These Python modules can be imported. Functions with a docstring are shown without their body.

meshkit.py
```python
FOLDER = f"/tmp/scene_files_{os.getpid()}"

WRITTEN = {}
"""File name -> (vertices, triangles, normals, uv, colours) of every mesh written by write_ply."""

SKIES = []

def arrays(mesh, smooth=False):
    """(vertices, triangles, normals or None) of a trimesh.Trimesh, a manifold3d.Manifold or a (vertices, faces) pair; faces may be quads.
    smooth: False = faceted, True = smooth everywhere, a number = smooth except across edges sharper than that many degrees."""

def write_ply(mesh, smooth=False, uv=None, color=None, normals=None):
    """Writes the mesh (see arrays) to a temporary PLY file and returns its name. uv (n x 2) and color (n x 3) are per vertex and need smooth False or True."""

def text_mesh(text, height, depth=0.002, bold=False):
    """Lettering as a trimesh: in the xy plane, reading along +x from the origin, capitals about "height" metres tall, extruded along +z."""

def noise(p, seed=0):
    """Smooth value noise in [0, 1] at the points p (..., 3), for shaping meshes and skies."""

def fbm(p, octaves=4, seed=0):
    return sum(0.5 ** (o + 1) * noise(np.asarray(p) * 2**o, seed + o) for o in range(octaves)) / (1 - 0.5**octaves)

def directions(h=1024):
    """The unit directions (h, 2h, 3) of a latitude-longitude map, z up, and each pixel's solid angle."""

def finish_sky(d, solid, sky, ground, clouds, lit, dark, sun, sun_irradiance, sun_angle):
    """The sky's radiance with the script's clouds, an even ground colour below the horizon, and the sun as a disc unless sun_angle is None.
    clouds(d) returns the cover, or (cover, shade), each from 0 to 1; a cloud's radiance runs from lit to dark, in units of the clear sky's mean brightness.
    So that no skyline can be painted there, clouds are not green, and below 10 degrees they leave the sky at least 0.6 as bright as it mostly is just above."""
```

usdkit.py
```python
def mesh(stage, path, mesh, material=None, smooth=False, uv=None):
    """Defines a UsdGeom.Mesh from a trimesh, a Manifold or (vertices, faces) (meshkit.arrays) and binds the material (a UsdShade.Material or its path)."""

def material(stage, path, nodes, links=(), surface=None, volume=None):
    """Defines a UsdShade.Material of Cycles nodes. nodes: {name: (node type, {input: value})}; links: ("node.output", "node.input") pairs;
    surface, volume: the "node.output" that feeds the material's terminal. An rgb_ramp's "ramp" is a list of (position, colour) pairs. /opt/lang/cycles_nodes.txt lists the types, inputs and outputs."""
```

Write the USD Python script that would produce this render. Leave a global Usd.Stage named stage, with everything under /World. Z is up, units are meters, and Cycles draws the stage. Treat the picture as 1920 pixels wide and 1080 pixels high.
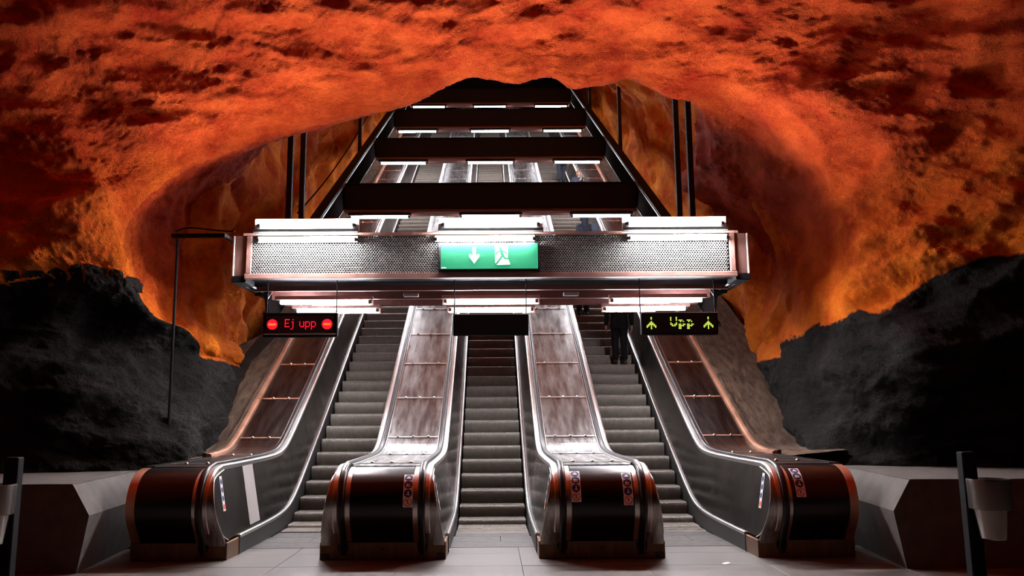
import math, random
import numpy as np
import trimesh, usdkit, meshkit
import manifold3d as m3
from scipy.interpolate import PchipInterpolator, CubicSpline, griddata
from scipy.spatial import ConvexHull
from shapely.geometry import Polygon, Point, box as sbox
from shapely import contains_xy
from shapely.ops import unary_union
from pxr import Usd, UsdGeom, Gf, Sdf, UsdLux

random.seed(7)
rng = np.random.default_rng(7)
stage = Usd.Stage.CreateInMemory()
UsdGeom.SetStageUpAxis(stage, 'Z')
UsdGeom.SetStageMetersPerUnit(stage, 1.0)
UsdGeom.Xform.Define(stage, '/World')
UsdGeom.Scope.Define(stage, '/World/Looks')

# ---------------------------------------------------------------- camera, light levels
FPX = 1542.37
PITCH, ROLL = math.radians(8.9534), math.radians(0.33)
EXPOSURE = 0.0
L_FRONT = 420.0      # tubes on the front of the canopy
L_UNDER = 250.0      # tubes under the canopy
L_SHAFT = 235.0      # tubes under the beams up the shaft
cam = UsdGeom.Camera.Define(stage, '/World/camera')
cam.CreateHorizontalApertureAttr(36.0)
cam.CreateVerticalApertureAttr(20.25)
cam.CreateFocalLengthAttr(FPX / 1920 * 36.0)
cam.CreateHorizontalApertureOffsetAttr(39.5 / 1920 * 36.0)
cam.CreateClippingRangeAttr(Gf.Vec2f(0.05, 500))
cam.CreateExposureAttr(EXPOSURE)
cp, sp = math.cos(PITCH), math.sin(PITCH)
R0, F0, U0 = np.array([1.0, 0, 0]), np.array([0, cp, sp]), np.array([0, -sp, cp])
RX = math.cos(ROLL) * R0 - math.sin(ROLL) * U0
UX = math.sin(ROLL) * R0 + math.cos(ROLL) * U0
cam.AddTransformOp().Set(Gf.Matrix4d(*RX, 0, *UX, 0, *(-F0), 0, 0.0, 0.0, 1.67, 1))

# ---------------------------------------------------------------- materials
def mat(name, nodes, links=(), surface='p.BSDF', volume=None):
    return usdkit.material(stage, '/World/Looks/' + name, nodes, links, surface=surface, volume=volume)

def plain(name, color, rough=0.5, metal=0.0, **kw):
    return mat(name, {'p': ('principled_bsdf', dict(base_color=color, roughness=rough, metallic=metal, **kw))})

def noisy(name, c1, c2, scale=6.0, rough=(0.4, 0.6), metal=0.0, bump=0.0, stretch=(1, 1, 1), detail=4.0, bscale=None, dist=0.02, spec=0.5):
    nodes = {'g': ('texture_coordinate', {}), 'm': ('mapping', {'scale': stretch}), 'n': ('noise_texture', {'scale': scale, 'detail': detail, 'roughness': 0.6}),
             'r': ('rgb_ramp', {'ramp': [(0.3, c1), (0.7, c2)]}), 'q': ('map_range', {'from_min': 0.3, 'from_max': 0.7, 'to_min': rough[0], 'to_max': rough[1]}),
             'p': ('principled_bsdf', {'metallic': metal, 'specular_ior_level': spec})}
    links = [('g.object', 'm.vector'), ('m.vector', 'n.vector'), ('n.fac', 'r.fac'), ('r.color', 'p.base_color'), ('n.fac', 'q.value'), ('q.result', 'p.roughness')]
    if bump:
        nodes['b'] = ('bump', {'strength': bump, 'distance': dist})
        nodes['n2'] = ('noise_texture', {'scale': bscale or scale * 4, 'detail': 3.0})
        links += [('m.vector', 'n2.vector'), ('n2.fac', 'b.height'), ('b.normal', 'p.normal')]
    return mat(name, nodes, links)

def glow(name, color, strength):
    return mat(name, {'e': ('emission', {'color': color, 'strength': strength})}, surface='e.emission')

# The mural: black hills below, a sunset sky above that is orange along the hills and red higher up.
# boundary height of the black paint on the cave wall, as a function of world x (from -10 to 10)
ZB = [(-10, 3.54), (-5.75, 3.56), (-5.35, 3.76), (-4.9, 3.78), (-4.4, 3.6), (-3.8, 1.0), (3.8, 1.0), (4.9, 2.75), (5.28, 2.98), (5.41, 3.21), (5.53, 3.24), (5.66, 3.14), (5.8, 3.2), (6.1, 3.42), (6.4, 3.64), (6.7, 3.78), (7.01, 3.87), (7.3, 3.86), (10, 3.8)]
def rock(name, red1, red2, paint, ZB=ZB):
    nodes = {'geo': ('geometry', {}), 'xyz': ('separate_xyz', {}),
             'n1': ('noise_texture', {'scale': 1.6, 'detail': 6.0, 'roughness': 0.65}),
             'red': ('rgb_ramp', {'ramp': [(0.32, red1), (0.66, red2)]}),
             'n2': ('noise_texture', {'scale': 16.0, 'detail': 6.0, 'roughness': 0.62}),
             'n3': ('noise_texture', {'scale': 55.0, 'detail': 3.0, 'roughness': 0.6}),
             'b1': ('bump', {'strength': 1.0, 'distance': 0.11}), 'b2': ('bump', {'strength': 1.0, 'distance': 0.035}),
             'p': ('principled_bsdf', {'roughness': 0.85, 'specular_ior_level': 0.12})}
    links = [('geo.position', 'n1.vector'), ('geo.position', 'n2.vector'), ('geo.position', 'n3.vector'), ('n1.fac', 'red.fac'),
             ('n2.fac', 'b1.height'), ('n3.fac', 'b2.height'), ('b1.normal', 'b2.normal'), ('b2.normal', 'p.normal')]
    if paint:
        nodes.update({'mx': ('map_range', {'from_min': -10.0, 'from_max': 10.0, 'to_min': 0.0, 'to_max': 1.0, 'clamp': True}),
                      'zb': ('rgb_ramp', {'ramp': [((x + 10) / 20, (z / 10,) * 3) for x, z in ZB]}),
                      'zbv': ('rgb_to_bw', {}), 'z10': ('math', {'math_type': 'multiply', 'value2': 10.0}),
                      'd': ('math', {'math_type': 'subtract'}), 'nz': ('noise_texture', {'scale': 9.0, 'detail': 3.0}),
                      'nz2': ('math', {'math_type': 'multiply_add', 'value2': 0.10, 'value3': -0.05}), 'd2': ('math', {'math_type': 'add'}),
                      's': ('map_range', {'from_min': -0.02, 'from_max': 0.02, 'to_min': 0.0, 'to_max': 1.0, 'clamp': True}),
                      'blk': ('rgb_ramp', {'ramp': [(0.35, (0.006, 0.005, 0.0045)), (0.7, (0.019, 0.0155, 0.014))]}),
                      'org': ('rgb_ramp', {'ramp': [(0.32, (0.60, 0.085, 0.005)), (0.66, (0.88, 0.22, 0.012))]}),
                      'up': ('map_range', {'from_min': 0.3, 'from_max': 2.3, 'to_min': 0.0, 'to_max': 1.0, 'clamp': True}), 'sky': ('mix', {}),
                      'mix': ('mix', {})})
        links += [('geo.position', 'xyz.vector'), ('xyz.x', 'mx.value'), ('mx.result', 'zb.fac'), ('zb.color', 'zbv.color'), ('zbv.val', 'z10.value1'),
                  ('xyz.z', 'd.value1'), ('z10.value', 'd.value2'), ('geo.position', 'nz.vector'), ('nz.fac', 'nz2.value1'), ('nz2.value', 'd2.value1'), ('d.value', 'd2.value2'),
                  ('d2.value', 's.value'), ('s.result', 'mix.fac'), ('n1.fac', 'blk.fac'), ('blk.color', 'mix.color1'), ('n1.fac', 'org.fac'), ('d2.value', 'up.value'), ('up.result', 'sky.fac'), ('org.color', 'sky.color1'), ('red.color', 'sky.color2'), ('sky.color', 'mix.color2'), ('mix.color', 'p.base_color')]
    else:
        links += [('red.color', 'p.base_color')]
    return mat(name, nodes, links)

M = {}
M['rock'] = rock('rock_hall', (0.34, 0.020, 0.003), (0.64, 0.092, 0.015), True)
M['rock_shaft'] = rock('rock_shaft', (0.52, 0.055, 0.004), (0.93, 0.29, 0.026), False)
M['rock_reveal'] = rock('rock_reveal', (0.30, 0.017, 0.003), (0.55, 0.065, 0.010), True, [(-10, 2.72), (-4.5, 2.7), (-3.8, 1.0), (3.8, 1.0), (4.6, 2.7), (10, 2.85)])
M['mural'] = rock('mural_black', (0.008, 0.0065, 0.006), (0.024, 0.019, 0.017), False)
M['steel'] = noisy('brushed_steel', (0.40, 0.385, 0.37), (0.58, 0.56, 0.545), 3.0, (0.24, 0.36), 1.0, stretch=(6, 1, 1))
M['deck'] = noisy('deck_steel', (0.24, 0.232, 0.225), (0.38, 0.37, 0.36), 2.2, (0.22, 0.32), 1.0, stretch=(4, 0.6, 0.6), detail=5)
M['cover'] = plain('shaded_newel_steel', (0.05, 0.047, 0.047), 0.3, 1.0)  # newel steel coloured dark in place of the dark hall it mirrors
M['polish'] = plain('polished_steel', (0.74, 0.73, 0.71), 0.3, 1.0)
M['deck_shaded'] = noisy('shaded_deck_steel', (0.07, 0.063, 0.06), (0.11, 0.10, 0.095), 2.2, (0.26, 0.36), 1.0, stretch=(4, 0.6, 0.6), detail=5)  # same deck steel, darkened in colour for the dark tunnel it reflects
M['inner'] = noisy('inner_panel_steel', (0.21, 0.20, 0.19), (0.25, 0.24, 0.23), 2.0, (0.20, 0.23), 1.0)
M['plate'] = plain('grey_plate', (0.33, 0.31, 0.30), 0.55, 0.3)
M['skirt'] = plain('dark_skirt', (0.03, 0.028, 0.028), 0.5, 0.2)
M['rubber'] = plain('black_rubber', (0.012, 0.011, 0.012), 0.32)
M['step'] = noisy('step_metal', (0.098, 0.083, 0.069), (0.155, 0.134, 0.114), 12.0, (0.5, 0.65), 0.35, bump=0.15, bscale=160, dist=0.004)
M['comb'] = noisy('comb_metal', (0.032, 0.028, 0.025), (0.055, 0.048, 0.043), 8.0, (0.45, 0.6), 0.4)
M['floor'] = noisy('floor_stone', (0.038, 0.033, 0.030), (0.135, 0.119, 0.108), 1.3, (0.42, 0.62), 0.0, bump=0.12, bscale=60, stretch=(1, 2.2, 1), detail=8, dist=0.006)
M['wing'] = noisy('wing_concrete', (0.030, 0.018, 0.012), (0.12, 0.080, 0.056), 4.5, (0.75, 0.9), 0.0, spec=0.06, bump=0.8, bscale=30, stretch=(2.4, 0.6, 0.6), detail=8)
M['stain'] = noisy('dark_stain', (0.010, 0.007, 0.006), (0.022, 0.016, 0.013), 3.0, (0.8, 0.95), spec=0.05)
M['block'] = noisy('block_concrete', (0.055, 0.049, 0.044), (0.10, 0.09, 0.082), 5.0, (0.8, 0.92), bump=0.25, bscale=70)
M['copper'] = noisy('copper_trim', (0.45, 0.22, 0.14), (0.62, 0.33, 0.22), 4.0, (0.32, 0.5), 0.75)
M['bronze'] = noisy('bronze_plinth', (0.15, 0.078, 0.045), (0.27, 0.155, 0.092), 3.0, (0.34, 0.5), 0.85, stretch=(5, 1, 0.6))
M['paint_pink'] = noisy('brown_pink_paint', (0.22, 0.11, 0.092), (0.29, 0.155, 0.13), 5.0, (0.45, 0.6))
M['paint_red'] = noisy('red_brown_paint', (0.10, 0.030, 0.024), (0.15, 0.052, 0.042), 5.0, (0.45, 0.6))
M['dark'] = plain('dark_steel_paint', (0.018, 0.017, 0.019), 0.75, specular_ior_level=0.12)
M['darker'] = plain('black_paint', (0.008, 0.008, 0.009), 0.8, specular_ior_level=0.1)
M['beam'] = plain('beam_paint', (0.014, 0.0145, 0.020), 0.8, specular_ior_level=0.12)
M['stringer'] = plain('stringer_paint', (0.004, 0.003, 0.003), 0.9, specular_ior_level=0.0)
M['expanded'] = plain('expanded_metal', (0.165, 0.16, 0.155), 0.5, 0.3)
M['tray'] = plain('lamp_tray', (0.012, 0.011, 0.011), 0.7, specular_ior_level=0.1)
M['white'] = plain('lamp_housing_white', (0.72, 0.70, 0.69), 0.5)
M['lamp_front'] = glow('tube_front', (1.0, 0.97, 0.98), L_FRONT)
M['lamp_under'] = glow('tube_under', (0.95, 0.94, 1.0), L_UNDER)
M['lamp_shaft'] = glow('tube_shaft', (0.95, 0.94, 1.0), L_SHAFT)
M['lamp_far'] = glow('tube_far', (1.0, 0.98, 0.98), 2.2)
M['green'] = mat('exit_green', {'p': ('principled_bsdf', dict(base_color=(0.005, 0.075, 0.034), roughness=0.5, specular_ior_level=0.2, emission_color=(0.03, 0.50, 0.24), emission_strength=0.6))})
M['exit_white'] = mat('exit_white', {'p': ('principled_bsdf', dict(base_color=(0.2, 0.22, 0.21), roughness=0.5, emission_color=(0.9, 1.0, 0.95), emission_strength=0.75))})
M['led_red'] = glow('led_red', (1.0, 0.012, 0.035), 1.1)
M['led_orange'] = glow('led_orange', (1.0, 0.20, 0.02), 1.1)
M['led_lime'] = glow('led_lime', (0.62, 0.80, 0.10), 0.9)
M['screen'] = plain('dark_screen', (0.012, 0.012, 0.014), 0.35)
M['screen_red'] = plain('dark_red_screen', (0.035, 0.018, 0.022), 0.45)
M['sticker'] = plain('sticker_white', (0.78, 0.74, 0.72), 0.5)
M['sticker_blue'] = plain('sticker_blue', (0.012, 0.03, 0.16), 0.5)
M['sticker_red'] = plain('sticker_red', (0.65, 0.06, 0.02), 0.5)
M['sticker_black'] = plain('sticker_black', (0.02, 0.02, 0.02), 0.5)
M['skin'] = plain('skin', (0.26, 0.14, 0.095), 0.6)
M['cloth_black'] = plain('cloth_black', (0.0045, 0.0045, 0.0055), 0.9, specular_ior_level=0.15)
M['cloth_navy'] = plain('cloth_navy', (0.012, 0.018, 0.032), 0.9)
M['cloth_teal'] = plain('cloth_teal', (0.020, 0.032, 0.034), 0.9)
M['shoe'] = plain('shoe_leather', (0.010, 0.009, 0.009), 0.35)
M['hair_dark'] = plain('hair_dark', (0.012, 0.010, 0.009), 0.6)
M['hair_fair'] = plain('hair_fair', (0.11, 0.062, 0.032), 0.7)
M['olive'] = plain('olive_cloth', (0.03, 0.035, 0.015), 0.8)
M['paper'] = plain('paper_white', (0.75, 0.73, 0.70), 0.8)
M['bin'] = plain('bin_steel', (0.45, 0.43, 0.40), 0.22, 1.0)

# ---------------------------------------------------------------- scene helpers
TOP, USED = {}, {}
def numbered(parent, name):
    k = (parent, name)
    n = USED.get(k, 0)
    USED[k] = n + 1
    return name if n == 0 else f'{name}_{n:03d}'

class Thing:
    def __init__(self, path, loc):
        self.path, self.loc = path, np.asarray(loc, float)

def data(prim, **kw):
    for k, v in kw.items():
        if v:
            prim.SetCustomDataByKey(k, v)

def thing(name, label, cat, loc=(0, 0, 0), group=None, kind=None):
    path = '/World/' + numbered('/World', name)
    x = UsdGeom.Xform.Define(stage, path)
    x.AddTranslateOp().Set(Gf.Vec3d(*map(float, loc)))
    data(x.GetPrim(), label=label, category=cat, group=group, kind=kind)
    return Thing(path, loc)

def obj(name, mesh, m, parent=None, smooth=False, label=None, cat=None, group=None, kind=None):
    base = parent.path if parent else '/World'
    path = base + '/' + numbered(base, name)
    v, f, n = meshkit.arrays(mesh, smooth)
    loc = parent.loc if parent else np.zeros(3)
    mm = usdkit.mesh(stage, path, (v - loc, f), M[m] if isinstance(m, str) else m, False)
    if n is not None:
        from pxr import Vt
        mm.CreateNormalsAttr(Vt.Vec3fArray.FromNumpy(n.astype(np.float32)))
        mm.SetNormalsInterpolation('vertex')
    data(mm.GetPrim(), label=label, category=cat, group=group, kind=kind)
    return Thing(path, loc)

class MB:
    def __init__(self):
        self.V, self.F, self.n = [], [], 0
    def add(self, v, f):
        v, f = np.asarray(v, float), np.asarray(f, int)
        if f.shape[1] == 4:
            f = np.vstack([f[:, [0, 1, 2]], f[:, [0, 2, 3]]])
        self.V.append(v); self.F.append(f + self.n); self.n += len(v)
        return self
    def get(self):
        return np.vstack(self.V), np.vstack(self.F)
    def box(self, x0, x1, y0, y1, z0, z1, c=0.0):
        lo, hi = np.array([x0, y0, z0], float), np.array([x1, y1, z1], float)
        c = min(c, 0.45 * (hi - lo).min())
        pts = []
        for i in range(8):
            s = np.array([(i >> k) & 1 for k in range(3)])
            p = np.where(s, hi, lo)
            if c <= 0:
                pts.append(p)
            else:
                for k in range(3):
                    q = p.copy() + np.where(s, -c, c)
                    q[k] = p[k]
                    pts.append(q)
        return self.hull(pts)
    def hull(self, pts):
        pts = np.asarray(pts, float)
        h = ConvexHull(pts)
        f = h.simplices.copy()
        n = np.cross(pts[f[:, 1]] - pts[f[:, 0]], pts[f[:, 2]] - pts[f[:, 0]])
        flip = (n * h.equations[:, :3]).sum(1) < 0
        f[flip] = f[flip][:, ::-1]
        return self.add(pts, f)
    def grid(self, P, closed_v=False):
        P = np.asarray(P, float)
        n, m = P.shape[:2]
        a = np.arange(n * m).reshape(n, m)
        b = np.concatenate([a, a[:, :1]], 1) if closed_v else a
        q = np.stack([b[:-1, :-1], b[1:, :-1], b[1:, 1:], b[:-1, 1:]], -1).reshape(-1, 4)
        return self.add(P.reshape(-1, 3), q)
    def sweep(self, path, prof, caps=True):
        """path: (n,2) of (y,z); prof: closed polygon (m,2) of (x, normal offset)."""
        path, prof = np.asarray(path, float), np.asarray(prof, float)
        t = np.gradient(path, axis=0)
        t /= np.linalg.norm(t, axis=1, keepdims=True)
        nrm = np.stack([-t[:, 1], t[:, 0]], 1)
        P = np.zeros((len(path), len(prof), 3))
        P[:, :, 0] = prof[None, :, 0]
        P[:, :, 1] = path[:, None, 0] + nrm[:, None, 0] * prof[None, :, 1]
        P[:, :, 2] = path[:, None, 1] + nrm[:, None, 1] * prof[None, :, 1]
        base = self.n
        self.grid(P, True)
        if caps:
            m = len(prof)
            fan = np.array([[0, i + 1, i] for i in range(1, m - 1)])
            self.F.append(fan + base)
            self.F.append(fan[:, ::-1] + base + (len(path) - 1) * m)
        return self
    def tube(self, pts, r, n=8, caps=True):
        pts = np.asarray(pts, float)
        t = np.gradient(pts, axis=0)
        t /= np.linalg.norm(t, axis=1, keepdims=True)
        ref = np.array([0, 0, 1.0]) if abs(t[0, 2]) < 0.9 else np.array([1.0, 0, 0])
        a = np.cross(t, ref); a /= np.linalg.norm(a, axis=1, keepdims=True)
        b = np.cross(t, a)
        th = np.linspace(0, 2 * np.pi, n, endpoint=False)
        rr = np.broadcast_to(np.asarray(r, float), (len(pts),))
        P = pts[:, None] + rr[:, None, None] * (a[:, None] * np.cos(th)[None, :, None] + b[:, None] * np.sin(th)[None, :, None])
        base = self.n
        self.grid(P, True)
        if caps:
            fan = np.array([[0, i + 1, i] for i in range(1, n - 1)])
            self.F.append(fan + base)
            self.F.append(fan[:, ::-1] + base + (len(pts) - 1) * n)
        return self
    def poly(self, poly, depth, place):
        """a shapely polygon extruded by depth; place maps (x, y, z) rows to the world."""
        for g in getattr(poly, 'geoms', [poly]):
            if g.area < 1e-9:
                continue
            m = trimesh.creation.extrude_polygon(g, depth, engine='earcut')
            self.add(place(np.array(m.vertices)), np.array(m.faces))
        return self

def facing(x, y, z):
    """places flat shapes upright, facing the -y side, with their local origin at (x, y, z)."""
    return lambda v: np.stack([x + v[:, 0], y - v[:, 2], z + v[:, 1]], 1)

# ---------------------------------------------------------------- the escalators' lines
T = math.tan(math.radians(30))
def nos(y):
    d = np.asarray(y, float) - 13.23
    return T * 0.5 * (d + np.sqrt(d * d + 0.13)) - 0.015 * np.exp(-((d + 0.6) / 0.5) ** 2)
def rail(y):
    d = np.asarray(y, float) - 13.58
    return 1.10 + T * 0.5 * (d + np.sqrt(d * d + 0.16))
def strip(y):
    d = np.asarray(y, float) - 13.35
    return 0.20 + T * 0.5 * (d + np.sqrt(d * d + 0.25))
YEND = 50.0
YS = np.concatenate([np.linspace(10.5, 16.5, 49), np.arange(18, YEND + 0.1, 2.0)])
SLOPE = np.array([math.cos(math.radians(30)), math.sin(math.radians(30))])
_nw = np.array([(10.22, 0.06), (10.20, 0.16), (10.12, 0.30), (10.0, 0.48), (9.965, 0.66), (10.0, 0.82), (10.085, 0.96), (10.24, 1.06), (10.45, 1.10)])
_s = np.concatenate([[0], np.cumsum(np.linalg.norm(np.diff(_nw, axis=0), axis=1))])
NEWEL = CubicSpline(_s, _nw)(np.linspace(0, _s[-1], 40))
RAILPATH = np.vstack([NEWEL[:-1], np.stack([np.concatenate([[10.45], YS]), rail(np.concatenate([[10.45], YS]))], 1)])
# ================================================================ SETTING: rock cave
def smoothstep(x, a, b):
    t = np.clip((x - a) / (b - a), 0, 1)
    return t * t * (3 - 2 * t)

RIM = np.array([(-4.46, 12.3, -0.3), (-4.46, 12.3, 1.01), (-4.68, 13.6, 2.23), (-4.76, 14.0, 2.55), (-4.93, 13.9, 2.75), (-4.84, 13.6, 2.9), (-4.88, 13.0, 3.1), (-5.10, 12.6, 3.19), (-5.27, 12.2, 3.5), (-5.34, 12.0, 3.83),
    (-5.47, 12.0, 4.32), (-5.48, 12.2, 4.69), (-5.27, 12.7, 5.34), (-4.89, 13.0, 5.74), (-4.03, 13.6, 6.35), (-2.98, 13.8, 6.74), (-1.68, 13.8, 7.06), (-1.1, 13.6, 7.2), (-0.3, 13.3, 7.42), (0.02, 13.3, 7.37),
    (0.42, 13.3, 7.29), (1.02, 13.3, 7.42), (1.42, 13.3, 7.2), (1.85, 13.4, 7.29), (2.42, 13.5, 7.47), (2.76, 13.4, 7.24), (3.18, 13.3, 7.01), (3.53, 13.6, 7.07), (4.18, 14.5, 6.76), (4.7, 15.0, 6.35),
    (5.27, 15.5, 5.65), (5.59, 15.8, 4.87), (5.51, 15.5, 3.87), (5.28, 15.0, 2.92), (5.14, 14.6, 2.46), (5.08, 14.0, 1.85), (4.87, 13.2, 1.42), (4.82, 12.5, 0.95), (4.82, 12.5, -0.3)])
def rock_hall():
    ns = len(RIM)
    n = np.stack([RIM[:, 0], RIM[:, 2] - 3.2], 1)
    n[RIM[:, 2] < 3.2, 1] *= 0.15
    n /= np.linalg.norm(n, axis=1, keepdims=True)
    w = smoothstep(n[:, 1], 0.25, 0.85)                 # 1 on the roof, 0 on the sides
    ts = np.array([-2, -1, 0, 1, 2, 3, 4, 5.0])
    side = np.array([(0.25, -3.5), (0.06, -0.9), (0, 0), (0.32, 0.48), (1.15, 0.92), (3.2, 1.35), (5.8, 4.0), (7.0, 20.0)])
    roof = np.array([(1.6, -2.6), (0.55, -0.8), (0, 0), (0.22, 0.32), (0.95, 0.90), (2.4, 1.65), (5.4, 3.0), (7.5, 20.0)])
    low = np.array([(0.25, -3.5), (0.06, -0.9), (0, 0), (0.45, 0.4), (1.25, 0.8), (3.1, 1.6), (5.1, 6.3), (5.6, 18.0)])
    # the right-hand jamb turns slowly: a broad rounded reveal between the shaft and the lit face
    jamb = np.array([(0.3, -3.5), (0.06, -0.9), (0, 0), (0.14, 2.6), (0.62, 3.4), (2.3, 4.4), (4.8, 9.0), (5.2, 21.0)])
    wl = smoothstep(3.4 - RIM[:, 2], 0.0, 1.0) * (1 - w)
    wj = (RIM[:, 0] > 3.4) * smoothstep(RIM[:, 1], 13.4, 14.6)
    off = side[None] * (1 - w)[:, None, None] + roof[None] * w[:, None, None]
    off = off * (1 - wl)[:, None, None] + low[None] * wl[:, None, None]
    off = off * (1 - wj)[:, None, None] + jamb[None] * wj[:, None, None]
    near = wj > 0.5
    off[near, 3, 1] = RIM[near, 1] - 12.9
    off[near, 4:6, 1] = off[near, 3, 1][:, None] + np.array([0.95, 1.9])[None]
    ctl = np.zeros((ns, len(ts), 3))
    for k in range(len(ts)):
        ctl[:, k, 0] = RIM[:, 0] + n[:, 0] * off[:, k, 0]
        ctl[:, k, 2] = RIM[:, 2] + n[:, 1] * off[:, k, 0]
        ctl[:, k, 1] = RIM[:, 1] - off[:, k, 1]
    for k, yk in ((3, 12.1), (4, 11.5), (5, 10.9), (6, 5.5), (7, -6.0)):     # low down the rock is one broad face
        ctl[:, k, 1] = ctl[:, k, 1] * (1 - wl * (0.5 if k == 3 else 1.0)) + yk * wl * (0.5 if k == 3 else 1.0)
    ctl[[0, -1], :, 2] = -0.3
    ctl[[1, -2], 1:, 2] = ctl[[1, -2], 2:3, 2]
    s = np.concatenate([[0], np.cumsum(np.linalg.norm(np.diff(RIM, axis=0), axis=1))])
    # the farther from the rim, the smoother the outline that the loops follow
    for k in range(3, len(ts)):
        for _ in range(k - 2 + (k > 4) * 4):
            ctl[2:-2, k] = 0.5 * ctl[2:-2, k] + 0.25 * (ctl[1:-3, k] + ctl[3:-1, k])
    S = np.arange(0, s[-1], 0.032)
    P = PchipInterpolator(s, ctl, axis=0)(S)
    tt = np.concatenate([np.linspace(-2, -1, 14, endpoint=False), np.linspace(-1, 0, 30, endpoint=False), np.linspace(0, 1, 26, endpoint=False), np.linspace(1, 2, 42, endpoint=False), np.linspace(2, 3, 56, endpoint=False), np.linspace(3, 4, 40, endpoint=False), np.linspace(4, 5, 21)])
    P = PchipInterpolator(ts, P, axis=1)(tt)
    def normals(P):
        a, b = np.gradient(P, axis=0), np.gradient(P, axis=1)
        q = np.cross(a, b)
        return q / np.maximum(np.linalg.norm(q, axis=2, keepdims=True), 1e-9)
    N = normals(P)
    amp = smoothstep(np.abs(tt), 0.0, 1.0)[None, :] * (1 - 0.5 * smoothstep(tt, 3.5, 4.5))[None, :]
    big = meshkit.fbm(P * 0.75 + 11.3, 3, 3) - 0.5
    ridge = np.abs(meshkit.fbm(P * np.array([0.7, 1.1, 1.3]) + 4.7, 3, 9) - 0.5)
    mid = meshkit.fbm(P * 2.6 + 3.1, 3, 5) - 0.5
    fine = meshkit.fbm(P * 8.5, 3, 8) - 0.5
    streak = meshkit.fbm(P * np.array([0.85, 1.5, 2.6]) + 8.8, 3, 15) - 0.5
    far = smoothstep(tt, 0.8, 2.0)[None, :]
    d = (big * (0.5 + 0.35 * far) - ridge * (0.4 + 0.25 * far) + 0.05) * amp + mid * 0.09 * (0.25 + 0.75 * amp) + streak * (0.22 + 0.16 * far) * (0.2 + 0.8 * amp) + fine * 0.06 + (meshkit.fbm(P * 20.0, 2, 18) - 0.5) * 0.034
    P = P + N * d[:, :, None]
    return S, tt, P, s
S, TT, PH, SR = rock_hall()

T0 = int(np.searchsorted(TT, -0.03))
def grid_mesh(P):
    n, m = P.shape[:2]
    a = np.arange(n * m).reshape(n, m)
    q = np.stack([a[:-1, :-1], a[:-1, 1:], a[1:, 1:], a[1:, :-1]], -1).reshape(-1, 4)
    return P.reshape(-1, 3), q
cut1 = int(np.searchsorted(S, SR[13])); cut2 = int(np.searchsorted(S, SR[27]))
wall_left = obj('wall_left', grid_mesh(PH[:cut1 + 1, T0:]), 'rock', smooth=True, kind='structure', label='rough cave wall left of the escalators, painted black below and red above')
ceiling = obj('ceiling', grid_mesh(PH[cut1:cut2 + 1, T0:]), 'rock', smooth=True, kind='structure', label='rough red cave roof arching over the escalator mouth')
wall_right = obj('wall_right', grid_mesh(PH[cut2:, T0:]), 'rock', smooth=True, kind='structure', label='rough cave wall right of the escalators, painted black below and red above')

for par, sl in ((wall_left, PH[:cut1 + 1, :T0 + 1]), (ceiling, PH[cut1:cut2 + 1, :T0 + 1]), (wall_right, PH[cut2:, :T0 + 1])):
    obj('reveal', grid_mesh(sl), 'rock_reveal', par, smooth=True)

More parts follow.
